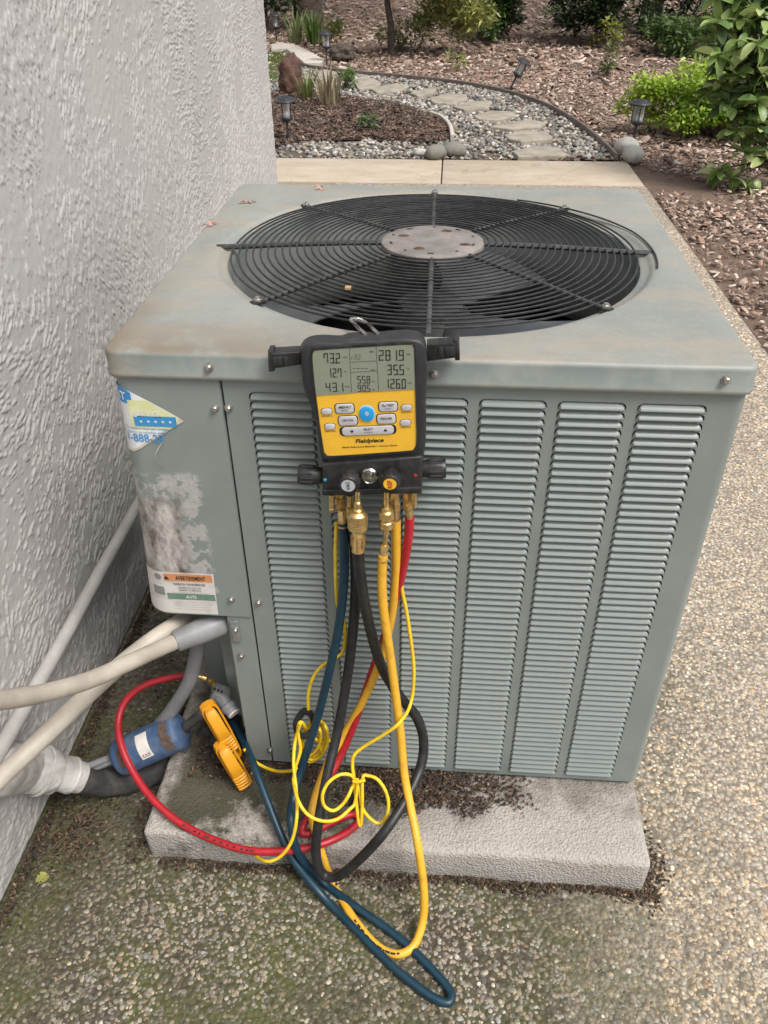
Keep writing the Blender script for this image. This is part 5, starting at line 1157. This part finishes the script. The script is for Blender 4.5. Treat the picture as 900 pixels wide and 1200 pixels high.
# river rock
ico = bmesh.new(); bmesh.ops.create_icosphere(ico, subdivisions=1, radius=1.0); ico.verts.index_update(); IV = [tuple(v.co) for v in ico.verts]; IF = [tuple(v.index for v in f.verts) for f in ico.faces]; ico.free()
ico = bmesh.new(); bmesh.ops.create_icosphere(ico, subdivisions=2, radius=1.0); ico.verts.index_update(); IV2 = [Vector(v.co) for v in ico.verts]; IF2 = [tuple(v.index for v in f.verts) for f in ico.faces]; ico.free()
gx = rng.uniform(-1.9, 1.75, 60000); gy = rng.uniform(5.12, 9.9, 60000)
ok = pip(gx, gy, gravel) & (~pip(gx, gy, island)); ok &= (np.sin(gx*9+2*np.sin(gy*7))+np.sin(gy*11+gx*4)) > rng.normal(-1.3, .8, len(gx)); gx, gy = gx[ok][:8500], gy[ok][:8500]; n = len(gx)
s = rng.uniform(.008, .025, n); R = eulers(rng.uniform(0, 6.28, n), rng.normal(0, .3, n), rng.normal(0, .3, n)); sc = np.stack([s*rng.uniform(.9, 1.3, n), s*rng.uniform(.7, 1, n), s*rng.uniform(.4, .7, n)], -1)
link('river_gravel', scatter_mesh('river_gravel', IV, IF, np.stack([gx, gy, s*.25-.004], -1), R, sc, palette(n, [(.37,.34,.30), (.26,.24,.215), (.18,.17,.155), (.54,.51,.46), (.34,.275,.21), (.10,.095,.09)], [4, 4, 4, 1.5, 3, 3]), GRAV, True), kind='stuff', label='grey and white river stones filling the curved path', cat='gravel')
# wood chip mulch
def chips(n, x0, x1, y0, y1, size, keep):
    x = rng.uniform(x0, x1, n); y = rng.uniform(y0, y1, n); ok = keep(x, y); return x[ok], y[ok], np.full(ok.sum(), size)
patchy = lambda x, y: (np.sin(x*3.1+1.3*np.sin(y*2.3))+np.sin(y*3.7+1.1*np.sin(x*2.9+1))+.8*np.sin(x*7.3+y*5.1)) > rng.normal(-.75, .7, len(x))
fr_r = lambda x, y: (x > PATX+.012) & ~pip(x, y, gravel) & patchy(x, y)
out_g = lambda x, y: ~pip(x, y, gravel) & ~((y < 5.14) & (x < PATX+.01))
sets = [chips(21000, PATX, 4.3, 1.6, 5.2, .026, fr_r), chips(33000, -2.6, 5.0, 5.1, 9.5, .033, out_g), chips(30000, -4.5, 7.0, 9.3, 20.5, .052, out_g)]
x, y, s0 = [np.concatenate([q[i] for q in sets]) for i in range(3)]; n = len(x); z = np.array([tz(b) for b in y])
s = s0*np.clip(np.exp(rng.normal(-.15, .45, n)), .3, 2.4); R = eulers(rng.uniform(0, 6.28, n), rng.normal(0, .33, n), rng.normal(0, .33, n)); sc = np.stack([s, s*rng.uniform(.25, .6, n), s*rng.uniform(.06, .16, n)], -1)
MC = [(.33,.235,.185), (.43,.33,.27), (.23,.155,.12), (.55,.46,.40), (.10,.068,.05), (.34,.21,.15)]
link('wood_chips', scatter_mesh('wood_chips', CH_V, CH_F, np.stack([x, y, z-.012+rng.random(n)*.022], -1), R, sc, palette(n, MC, [5, 4, 4, 2, 3, 2], .22), CHIP), kind='stuff', label='reddish brown wood chip mulch over the garden beds', cat='mulch')
x, y, s0 = chips(16000, -1.6, .6, 5.1, 8.3, .032, lambda x, y: pip(x, y, island)); n = len(x); s = s0*rng.uniform(.4, 1.4, n); R = eulers(rng.uniform(0, 6.28, n), rng.normal(0, .4, n), rng.normal(0, .4, n)); sc = np.stack([s, s*rng.uniform(.25, .6, n), s*rng.uniform(.08, .2, n)], -1)
link('dark_bark_mulch', scatter_mesh('dark_bark_mulch', CH_V, CH_F, np.stack([x, y, .006+rng.random(n)*.022], -1), R, sc, palette(n, [(.10,.066,.050), (.155,.102,.078), (.055,.037,.029), (.25,.18,.14)], [5, 4, 4, 1.2], .25), CHIP), kind='stuff', label='dark brown bark mulch on the small planting bed', cat='mulch')
# edging strips
def strip_edge(name, pts, h, th, m_, label):
    q = MB(); R = []
    for i, p in enumerate(pts):
        p = np.array(p); d = pts[min(i+1, len(pts)-1)]-pts[max(i-1, 0)]; nrm = np.array([-d[1], d[0], 0]); nrm /= np.linalg.norm(nrm); z = tz(p[1]); a = p+nrm*th/2; b = p-nrm*th/2
        R.append([(a[0], a[1], z-.05), (b[0], b[1], z-.05), (b[0], b[1], z+h-.004), (p[0]-nrm[0]*th*.3, p[1]-nrm[1]*th*.3, z+h), (p[0]+nrm[0]*th*.3, p[1]+nrm[1]*th*.3, z+h), (a[0], a[1], z+h-.004)])
    q.layers(R); return obj(name, q, m_, smooth=40, label=label, cat='garden edging')
strip_edge('garden_edging', [np.array(p) for p in E_out], .042, .022, EDGE, 'long dark edging strip curving along the far side of the gravel path')
strip_edge('garden_edging', spline([atg(*p) for p in isl_px], 6), .045, .028, CURBM, 'short pale edging strip at the end of the dark planting bed')
# flagstones
FL = [[(413,97),(425,92),(440,96),(447,100),(440,107),(420,108)], [(433,107),(452,103),(466,101),(480,104),(470,109),(442,112)], [(480,112),(498,107),(512,107),(508,112),(490,116)], [(503,119),(525,112),(546,114),(547,120),(525,125),(508,124)], [(530,128),(552,122),(577,122),(572,130),(545,133)],
      [(555,139),(575,133),(600,134),(606,139),(582,144),(560,143)], [(575,152),(590,147),(622,144),(640,147),(632,153),(600,155)], [(590,162),(612,157),(642,159),(648,167),(612,170),(596,167)], [(600,181),(630,174),(655,177),(664,186),(607,188)], [(366,87),(380,84),(398,88),(392,95),(372,96)]]
fpath = empty('stone_path', tuple(atg(540, 130)), None, None); fpath['kind'] = 'structure'
for i, pl in enumerate(FL):
    P_ = [atg(*p) for p in pl]; c = np.mean(P_, 0); P2 = [tuple(q_) for q_ in sum([[np.array(a_)*(1-f_)+np.array(b_)*f_ for f_ in (.08, .36, .64, .92)] for a_, b_ in zip([(p[0]-c[0], p[1]-c[1]) for p in P_], [(p[0]-c[0], p[1]-c[1]) for p in P_[1:]+P_[:1]])], [])]; P2 = [(u*(1+.05*mnoise.noise(Vector((u*14, v*14, i)))), v*(1+.05*mnoise.noise(Vector((u*14, v*14, i+9))))) for u, v in P2]
    q = MB(); q.prism(ccw([(c[0]+u, c[1]+v) for u, v in P2]), -.02, .024+.006*random.random(), .008); obj('flagstone', q, FLAG, fpath, smooth=40)
# boulders and cobbles
def rock(name, base, size, m_, label, cat='rock', seed=0, rot=0, amp=.28, fr_=1.6):
    q = MB(); Rz = Matrix.Rotation(rot, 3, 'Z'); vs = []
    ic = bmesh.new(); bmesh.ops.create_icosphere(ic, subdivisions=4 if amp > .15 else 3, radius=1.0); ic.verts.index_update()
    for v in ic.verts:
        d = 1+amp*mnoise.fractal(v.co*fr_+Vector((seed, 0, 0)), 1.0, 2.0, 4); p = Vector((v.co.x*size[0]*d, v.co.y*size[1]*d, v.co.z*size[2]*d)); p = Rz @ p; vs.append((base[0]+p.x, base[1]+p.y, base[2]+size[2]*.75+p.z))
    q.add(vs, [[v.index for v in f.verts] for f in ic.faces]); ic.free(); return obj(name, q, m_, smooth=60, label=label, cat=cat)
b = atg(341, 110); rock('boulder', b, (.125, .12, .185), REDROCK, 'upright reddish brown boulder on the dark bed behind a path light', seed=3, amp=.35)
b = atg(401, 71); rock('boulder', b, (.15, .12, .10), DARKROCK, 'low dark brown boulder beside the path light at the end of the pale kerb', seed=6, amp=.35)
for px, py, sz, lb, m_ in ((511, 186, (.085, .07, .055), 'left of two grey cobbles at the back edge of the walkway', GREYROCK), (531, 183, (.095, .075, .055), 'right of two grey cobbles at the back edge of the walkway', GREYROCK), (733, 181, (.075, .09, .065), 'rear of two pale cobbles beside the path light at the end of the dark edging', PALEROCK), (740, 189, (.09, .07, .06), 'front of two pale cobbles at the corner of the walkway', PALEROCK)):
    rock('cobble', atg(px, py), sz, m_, lb, 'cobble', seed=px, rot=px*.1, amp=.10)
b = atg(493, 183); rock('cobble', b, (.05, .035, .03), PALEROCK, 'small white cobble left of the two grey cobbles by the walkway', 'cobble', seed=2, amp=.1)
# pale kerb strip and lawn
KB = [(318, 56), (332, 54), (350, 58), (366, 66), (380, 74), (377, 78), (357, 78.5), (347, 70), (335, 61), (318, 62)]
P_ = ccw(poly_g(KB)); q = MB(); q.prism(P_, .0, .065, .012, lambda u, v, w_: (u, v, w_+tz(v)-.02)); obj('concrete_kerb', q, CURBM, smooth=40, label='pale curved concrete kerb beside the lawn at the far left', cat='kerb')
lawn = poly_g([(300, 62), (334, 61), (346, 70), (354, 80), (330, 86), (325, 98), (296, 98)])
lx = rng.uniform(-3.5, -.8, 60000); ly = rng.uniform(7.5, 13, 60000); ok = pip(lx, ly, lawn); lx, ly = lx[ok][:9000], ly[ok][:9000]; n = len(lx)
s = rng.uniform(.03, .065, n); R = eulers(rng.uniform(0, 6.28, n), rng.normal(0, .4, n), rng.normal(0, .4, n))
link('lawn_grass', scatter_mesh('lawn_grass', [(-.10, 0, 0), (.10, 0, 0), (.06, .12, .6), (0, .35, 1)], [(0, 1, 2), (0, 2, 3)], np.stack([lx, ly, np.array([tz(v) for v in ly])-.02], -1), R, np.repeat(s[:, None], 3, 1), palette(n, [(.10,.16,.035), (.15,.21,.05), (.20,.22,.07)], [3, 3, 1]), LEAFM), kind='stuff', label='short green lawn grass at the far left by the kerb', cat='grass')

# ---- path lights
def make_lamp():
    o = empty('path_light', (0, 0, 0), 'black path light', 'path light', 'black solar path lights along the garden path')
    q = MB(); q.tube([(0, 0, -.10), (0, 0, .135)], .009, 10); obj('stake', q, LAMPK, o)
    q = MB(); q.lathe((0, 0, .13), (0, 0, 1), [(.012, 0), (.022, .006), (.040, .018), (.043, .026), (.043, .032), (.038, .034)], 20); obj('base_cup', q, LAMPK, o)
    q = MB(); q.lathe((0, 0, .164), (0, 0, 1), [(.034, 0), (.034, .092)], 18); obj('lens', q, GLASS, o)
    q = MB(); q.lathe((0, 0, .165), (0, 0, 1), [(.010, 0), (.016, .01), (.013, .028), (.004, .036)], 12); obj('bulb', q, WHITE, o)
    for k in range(4): a = math.pi/4+k*math.pi/2; q = MB(); q.tube([(.038*math.cos(a), .038*math.sin(a), .16), (.040*math.cos(a), .040*math.sin(a), .258)], .0035, 6); obj('cage_bar', q, LAMPK, o)
    q = MB(); q.lathe((0, 0, .254), (0, 0, 1), [(.040, 0), (.072, .002), (.075, .008), (.072, .014), (.052, .020), (.050, .026), (.030, .032), (.004, .034)], 24); obj('cap', q, LAMPK, o)
    q = MB(); q.box((-.024, -.024, .2855), (.024, .024, .2885)); obj('solar_panel', q, mat('solar_cell', (.02, .025, .04), .2), o)
    return o
lamp0 = make_lamp()
for i, (px, py, lb, rot) in enumerate(((338, 166, 'black path light on the dark bed in front of the reddish boulder', (.03, -.02, .3)), (741, 172, 'path light in front of the bright green shrub beside two pale cobbles', (0, .05, .8)), (596, 107, 'path light leaning to the right on the mulch behind the edging', (.1, .42, .2)), (383, 76, 'path light at the end of the pale kerb beside a low dark boulder', (0, 0, 1.0)), (324, 50, 'farthest path light, before the dark bush at the far left', (0, .03, .5)))):
    o = lamp0 if i == 0 else copy_tree(lamp0); p = atg(px, py); o.scale = (1.12, 1.12, 1.12 if i < 3 else 1.25); o.location = (p[0], p[1], p[2]-.01); o.rotation_euler = rot; o['label'] = lb

# ---- plants
LV = [(-.5, .45, .05), (0, 0, 0), (.5, .45, .05), (0, .5, -.02), (0, 1, -.12)]
LF = [(0, 1, 3), (1, 2, 3), (0, 3, 4), (3, 2, 4)]
def foliage(name, clumps, n, size, asp, cols, wts, parent, m_=LEAFM, tilt=.7, off=(0, 0, 0), kind='stuff', spread=.5):
    """clumps: (centre, radii) ellipsoids; leaves thicker towards their rims, upper sides turned up"""
    C_ = np.array([c for c, r in clumps]); Rr = np.array([r for c, r in clumps]); wv = np.prod(Rr, 1)**(2/3); k = rng.choice(len(clumps), n, p=wv/wv.sum())
    d = rng.standard_normal((n, 3)); d /= np.linalg.norm(d, axis=1)[:, None]; rad_ = rng.random((n, 1))**spread; P = C_[k]+d*rad_*Rr[k]
    P[:, 2] = np.maximum(P[:, 2], .01)
    yaw = np.arctan2(d[:, 1], d[:, 0])-math.pi/2+rng.normal(0, .8, n); R = eulers(yaw, rng.normal(.1, tilt*.7, n), rng.normal(0, tilt*.6, n)); s = size*rng.uniform(.6, 1.35, n)
    shade = rng.choice(len(cols), len(clumps), p=np.array(wts)/sum(wts)); base = np.array(cols)[np.where(rng.random(n) < .55, shade[k], rng.choice(len(cols), n, p=np.array(wts)/sum(wts)))]
    col = np.clip(base*(1+.2*rng.standard_normal((n, 1))), .004, .8); me = scatter_mesh(name, LV, LF, P-np.array(off), R, np.stack([s*asp, s, s], -1), col, m_)
    return link(name, me, parent, kind=kind)
def shrub(name, base, clumps, n, size, asp, cols, wts, label, cat='shrub', stems=6, m_=LEAFM, stem_r=.008, tilt=.7, group=None, spread=.5):
    o = empty(name, tuple(base), label, cat, group); b = np.array(base)
    cl = [((c[0]-0, c[1]-0, c[2]), r) for c, r in clumps]
    foliage('foliage', cl, n, size, asp, cols, wts, o, m_, tilt, (0, 0, 0), spread=spread)
    q = MB()
    for k in range(stems):
        c = random.choice(cl)[0]; q.tube(spline([(random.uniform(-.02, .02), random.uniform(-.02, .02), -.03), (c[0]*.35+random.uniform(-.03, .03), c[1]*.35, c[2]*.5), (c[0], c[1], c[2])], 4), np.linspace(stem_r, stem_r*.4, 9), 6)
    obj('stem', q, TWIG, o, local=True); return o
GREENS = [(.045,.085,.022), (.07,.125,.03), (.10,.165,.04), (.03,.05,.018)]
LIME = [(.27,.40,.04), (.37,.48,.06), (.18,.31,.035), (.44,.53,.10)]
YG = [(.27,.29,.08), (.36,.36,.12), (.17,.20,.05)]
def blob(w_, d_, h_, n, seed, r=.3):
    rs = random.Random(seed); out = []
    for _ in range(n):
        a = rs.uniform(0, 6.28); t = math.sqrt(rs.random())*.8; zz = rs.uniform(.25, .95)
        k = math.sqrt(max(.05, 1-(zz-.3)**2)); out.append(((w_*t*k*math.cos(a), d_*t*k*math.sin(a), h_*zz*(1-.25*t)), (w_*r*rs.uniform(.7, 1.3), d_*r*rs.uniform(.7, 1.3), h_*r*.7*rs.uniform(.7, 1.3))))
    return out
shrub('lime_shrub', atg(836, 156), blob(.76, .52, .54, 44, 1, .25), 19000, .036, .60, LIME, [4, 3, 3, 1.5], 'bright lime green low shrub behind the right hand path light', stems=12, tilt=.8)
shrub('dark_shrub', atg(700, 50), blob(.80, .6, 1.2, 30, 2, .3), 7000, .09, .45, [(.02,.035,.014), (.035,.06,.02), (.06,.10,.03)], [4, 3, 1], 'dark evergreen shrub at the back in the middle of the mulch slope', stems=8)
shrub('dark_shrub', atg(312, 34), blob(.55, .6, 1.5, 26, 3, .3), 4800, .10, .45, [(.022,.04,.016), (.04,.07,.022), (.07,.11,.03)], [4, 3, 1], 'dark green bush at the far left beyond the lawn and path light', stems=8)
shrub('dark_shrub', atg(575, 46), blob(.50, .4, .75, 20, 4, .3), 3400, .08, .5, GREENS, [3, 3, 2, 3], 'dense dark green shrub right of the yellow green maple foliage', stems=6)
shrub('fern_shrub', atg(806, 62), blob(.80, .5, .45, 22, 5, .35), 4500, .085, .35, [(.07,.12,.03), (.12,.19,.05), (.05,.08,.02)], [3, 2, 2], 'low feathery green shrub behind the lime green shrub', stems=6)
shrub('grey_shrub', atg(825, 40), blob(1.1, .7, 1.6, 28, 6, .3), 7000, .10, .4, [(.05,.075,.035), (.09,.12,.06), (.03,.045,.02)], [3, 2, 3], 'tall dull green shrub at the far right behind the trunk', stems=8)
# weeping yellow green maple with a thin trunk
b = atg(458, 64); mt_ = empty('young_maple', tuple(b), 'young maple with a thin trunk and yellow green feathery foliage at the back', 'tree')
q = MB(); q.tube(spline([(0, 0, -.1), (.0, 0, .3), (-.05, .02, .7), (.06, .0, 1.3)], 5), np.linspace(.05, .025, 16), 10)
for a, l_ in ((.4, .9), (2.6, .8), (5.6, .9), (1.2, 1.0)): q.tube(spline([(-.04, .02, .65), (.45*math.cos(a), .3*math.sin(a), .95), (.9*math.cos(a)*l_, .6*math.sin(a), .9)], 4), np.linspace(.022, .006, 9), 6)
obj('trunk', q, BARK, mt_, local=True)
rs = random.Random(9); cl = [((x_, rs.uniform(-.4, .4), z_), (rs.uniform(.10, .24), .22, rs.uniform(.10, .22))) for x_, z_ in ((-.6, .75), (-.45, .95), (.35, .8), (.5, .62), (.62, .45), (.75, .75), (.85, .5), (.9, .32), (.25, .95), (.1, 1.2), (-.2, 1.3), (.55, 1.05), (-.75, .25), (1.0, .85), (.4, .35))]
cl += [((x_, rs.uniform(-.3, .3), z_), (.24, .24, .16)) for x_, z_ in ((.55, 1.0), (.8, 1.1), (1.0, .7), (1.05, .45), (.7, .85), (.35, 1.2), (1.2, 1.0), (-.4, 1.25), (.05, 1.35))]
foliage('crown', cl, 8500, .085, .34, YG, [3, 2, 2], mt_, tilt=.9)
# trees whose crowns are above the picture
def tree(px, py, r, h, label, seed):
    b = atg(px, py); o = empty('tree', tuple(b), label, 'tree'); rs = random.Random(seed); q = MB()
    pts = spline([(0, 0, -.2), (rs.uniform(-.05, .05), 0, h*.3), (rs.uniform(-.1, .1), .05, h*.7), (0, .1, h)], 6); q.tube(pts, np.linspace(r*1.15, r*.5, len(pts)), 14)
    cl = []
    for k in range(9):
        a = rs.uniform(0, 6.28); z0 = h*rs.uniform(.6, .95); e = (1.5*math.cos(a), 1.5*math.sin(a), z0+rs.uniform(.3, .9)); q.tube(spline([(0, .05, z0), (e[0]*.5, e[1]*.5, (z0+e[2])/2+.1), e], 4), np.linspace(r*.35, r*.08, 9), 6); cl.append((e, (.9, .9, .55)))
    obj('trunk', q, BARK, o, local=True); foliage('crown', cl, 3500, .16, .5, GREENS, [3, 3, 2, 2], o)
tree(363, 31, .20, 4.6, 'thick brown tree trunk at the far left behind the path lights', 1)
tree(758, 40, .14, 4.6, 'dark tree trunk at the back right beyond the lime green shrub', 2)
# small sprigs
def sprig(px, py, h, w_, n, cols, label, size=.05, asp=.5):
    shrub('small_plant', atg(px, py), blob(w_, w_, h, 7, px, .4), n, size, asp, cols, [1]*len(cols), label, 'plant', stems=4, stem_r=.005)
sprig(431, 154, .13, .09, 160, [(.11,.17,.07), (.16,.23,.10)], 'small green plant alone on the dark planting bed', .04)
sprig(712, 88, .30, .22, 260, [(.16,.19,.05), (.11,.13,.04)], 'sparse green sprig on the mulch left of the lime green shrub', .05)
sprig(708, 56, .36, .22, 170, [(.33,.36,.08), (.25,.30,.07)], 'small yellow green seedling in front of the dark evergreen shrub', .07)
sprig(535, 84, .20, .12, 120, [(.33,.33,.13), (.26,.27,.10)], 'pale yellow sprig on the mulch behind the gravel path', .05)
sprig(470, 58, .35, .45, 500, [(.12,.14,.04), (.18,.19,.06)], 'low olive foliage at the foot of the thin maple trunk', .06)
sprig(648, 30, .30, .25, 200, [(.12,.17,.07), (.09,.12,.05)], 'faint green seedlings on the mulch slope left of the dark shrub', .07)
# strappy clumps
def blades(px, py, h, n, spread, cols, label):
    b = atg(px, py); o = empty('strappy_plant', tuple(b), label, 'plant'); q = MB(); yaw = rng.uniform(0, 6.28, n); P = np.stack([spread*.5*np.cos(yaw)*rng.random(n), spread*.5*np.sin(yaw)*rng.random(n), np.zeros(n)], -1); s = h*rng.uniform(.6, 1.2, n)
    R = eulers(yaw-math.pi/2, rng.normal(0, .12, n), rng.normal(0, .12, n)); V_ = [(-.035, 0, 0), (.035, 0, 0), (-.03, .10, .55), (.03, .10, .55), (0, .32, .95)]; F_ = [(0, 1, 2), (1, 3, 2), (2, 3, 4)]
    link('leaf_blades', scatter_mesh('leaf_blades', V_, F_, P, R, np.repeat(s[:, None], 3, 1), palette(n, cols, [1]*len(cols)), LEAFM), o, kind='stuff')
blades(347, 49, .38, 60, .25, [(.28,.30,.16), (.16,.20,.07)], 'pale strappy clump left of the green one behind the kerb'); blades(369, 51, .36, 80, .25, [(.14,.22,.05), (.10,.16,.04)], 'green strappy clump behind the kerb right of the pale clump')
blades(385, 124, .34, 50, .22, [(.40,.34,.22), (.30,.25,.16)], 'dry straw coloured grass clump on the dark bed beside the boulder'); blades(360, 118, .26, 40, .16, [(.22,.24,.08), (.14,.18,.05)], 'thin green and straw blades right beside the reddish boulder')
sprig(408, 104, .17, .16, 240, [(.10,.17,.04), (.15,.23,.06)], 'low green plant behind the dry straw clump on the dark bed', .05)
# rhododendron at the right, its leaves large enough to tell apart
rb = np.array(atg(925, 215)); rd = empty('rhododendron', tuple(rb), 'large leaved green rhododendron bush filling the right edge of the picture', 'shrub')
def RP(px, py, dy): p = aty(px, py, rb[1]+dy)-rb; return p
tips = []
rs = random.Random(21)
for px, py, dy in [(835, 25, .0), (862, 15, .1), (890, 10, .0), (850, 60, -.05), (880, 50, -.12), (868, 88, -.1), (895, 85, -.2), (840, 100, .0), (855, 125, -.1), (885, 120, -.2), (862, 155, -.1), (890, 150, -.2), (898, 40, -.2), (872, 178, -.1), (895, 185, -.15), (857, 205, -.1), (845, 198, -.12), (875, 215, -.15), (895, 225, -.1), (885, 238, -.12), (915, 60, -.1), (925, 120, -.15), (935, 30, 0), (940, 170, -.1), (910, 5, .1), (870, -10, .1), (905, -25, .1), (845, -12, .15), (930, 215, -.1), (960, 90, 0), (845, 170, .1)]:
    tips.append(RP(px, py, dy))
q = MB()
for k in range(7): a = RP(895+rs.uniform(-18, 25), 150+rs.uniform(-30, 40), -.05); q.tube(spline([(rs.uniform(-.05, .05), rs.uniform(-.05, .05), -.05), (a[0]*.4+rs.uniform(-.08, .08), a[1]*.5, a[2]*.5), tuple(a)], 5), np.linspace(.018, .010, 11), 8)
for t in tips:
    zz = max(.15, t[2]*.62); q.tube(spline([(t[0]*.25+rs.uniform(-.05, .05), t[1]*.3, zz*.7), (t[0]*.65, t[1]*.7, (zz+t[2])/2), tuple(t)], 4), np.linspace(.008, .004, 9), 6)
obj('stem', q, mat('rhodo_stem', (.11,.075,.05), .9, var=(.07,.05,.035), vs=20), rd, local=True)
LCOL = [(.10,.16,.05), (.145,.22,.065), (.22,.29,.09), (.33,.40,.16), (.06,.10,.035)]
lmeshes = []
def leaf_part_mat(name, c):
    mt, t, b = mk(name); tc = nd(t, 'ShaderNodeTexCoord'); k = mix(t, noise(t, 14, 3, 0.5, tc.outputs['Object']), c, tuple(min(1, v*1.7) for v in c))
    t.links.new(k, b.inputs['Base Color']); b.inputs['Roughness'].default_value = 0.33; tr = nd(t, 'ShaderNodeBsdfTranslucent'); t.links.new(k, tr.inputs['Color'])
    ms = nd(t, 'ShaderNodeMixShader'); ms.inputs[0].default_value = 0.3; t.links.new(b.outputs[0], ms.inputs[1]); t.links.new(tr.outputs[0], ms.inputs[2]); t.links.new(ms.outputs[0], t.nodes['Material Output'].inputs['Surface']); return mt
for i, c in enumerate(LCOL):
    m_ = leaf_part_mat('rhodo_leaf', c)
    for fold, curl in ((.15, .35), (.28, .6)): lmeshes.append(mesh_from('leaf', leaf_mesh(.105, .050, fold, curl, 7), m_, 60))
cnt = 0; extra = MB()
order = sorted(range(len(tips)), key=lambda i: -1 if True else 0)
for t in tips:
    for whorl in range(2 if proj(t+rb)[0] < 905 else 1):
        nl = rs.randint(5, 7); a0 = rs.uniform(0, 6.28); c = Vector(t)+Vector((rs.uniform(-.05, .05), rs.uniform(-.05, .05), rs.uniform(-.05, .03)))*(1 if whorl else .2)
        for k in range(nl):
            if cnt >= 296: break
            o = bpy.data.objects.new('leaf', rs.choice(lmeshes[2:8] if rs.random() < .75 else lmeshes)); COL.objects.link(o); o.parent = rd; o.location = c
            o.rotation_euler = Euler((rs.gauss(-.1, .5), rs.gauss(0, .4), a0+k*2*math.pi/nl+rs.uniform(-.25, .25))); sc_ = rs.uniform(.75, 1.25); o.scale = (sc_, sc_, sc_); cnt += 1
foliage('inner_foliage', [(tuple(t*np.array([.9, .9, .95])+np.array([.03, .12, -.02])), (.10, .10, .09)) for t in tips if t[2] > .35], 900, .115, .45, LCOL, [3, 3, 1, .5, 4], rd, LEAFG, .8)
rbud = place(leaf_mesh(.05, .03, .5, .3), RP(820, 62, 0), Euler((.8, 0, 1))); obj('red_bud', rbud, mat('bud_red', (.16,.035,.04), .5), rd, local=True, smooth=60)
# loose sticks on the mulch
for pts, lb in (([(690, 96), (702, 93), (712, 102)], 'thin curved stick on the mulch left of the lime green shrub'), ([(440, 62), (455, 59), (470, 58)], 'grey stick lying at the foot of the thin maple trunk'), ([(570, 10), (586, 8), (600, 9)], 'pale stick on the mulch slope at the top')):
    q = MB(); q.tube(spline([atg(*p)+np.array([0, 0, .02]) for p in pts], 4), .014, 6); obj('stick', q, TWIG, label=lb, cat='stick')
# far woodland closing the view beyond the garden
wx = []; rs = random.Random(31)
for k in range(70): x_ = rs.uniform(-26, 28); y_ = rs.uniform(25, 33); wx.append(((x_, y_, rs.uniform(1.0, 7)), (rs.uniform(1.2, 2.6), 1.5, rs.uniform(1.0, 2.2))))
wo = foliage('woodland', wx, 16000, .45, .6, [(.03,.05,.02), (.05,.08,.03), (.02,.035,.015)], [3, 2, 3], None); wo['label'] = 'dark wood beyond the garden slope'; wo['category'] = 'trees'
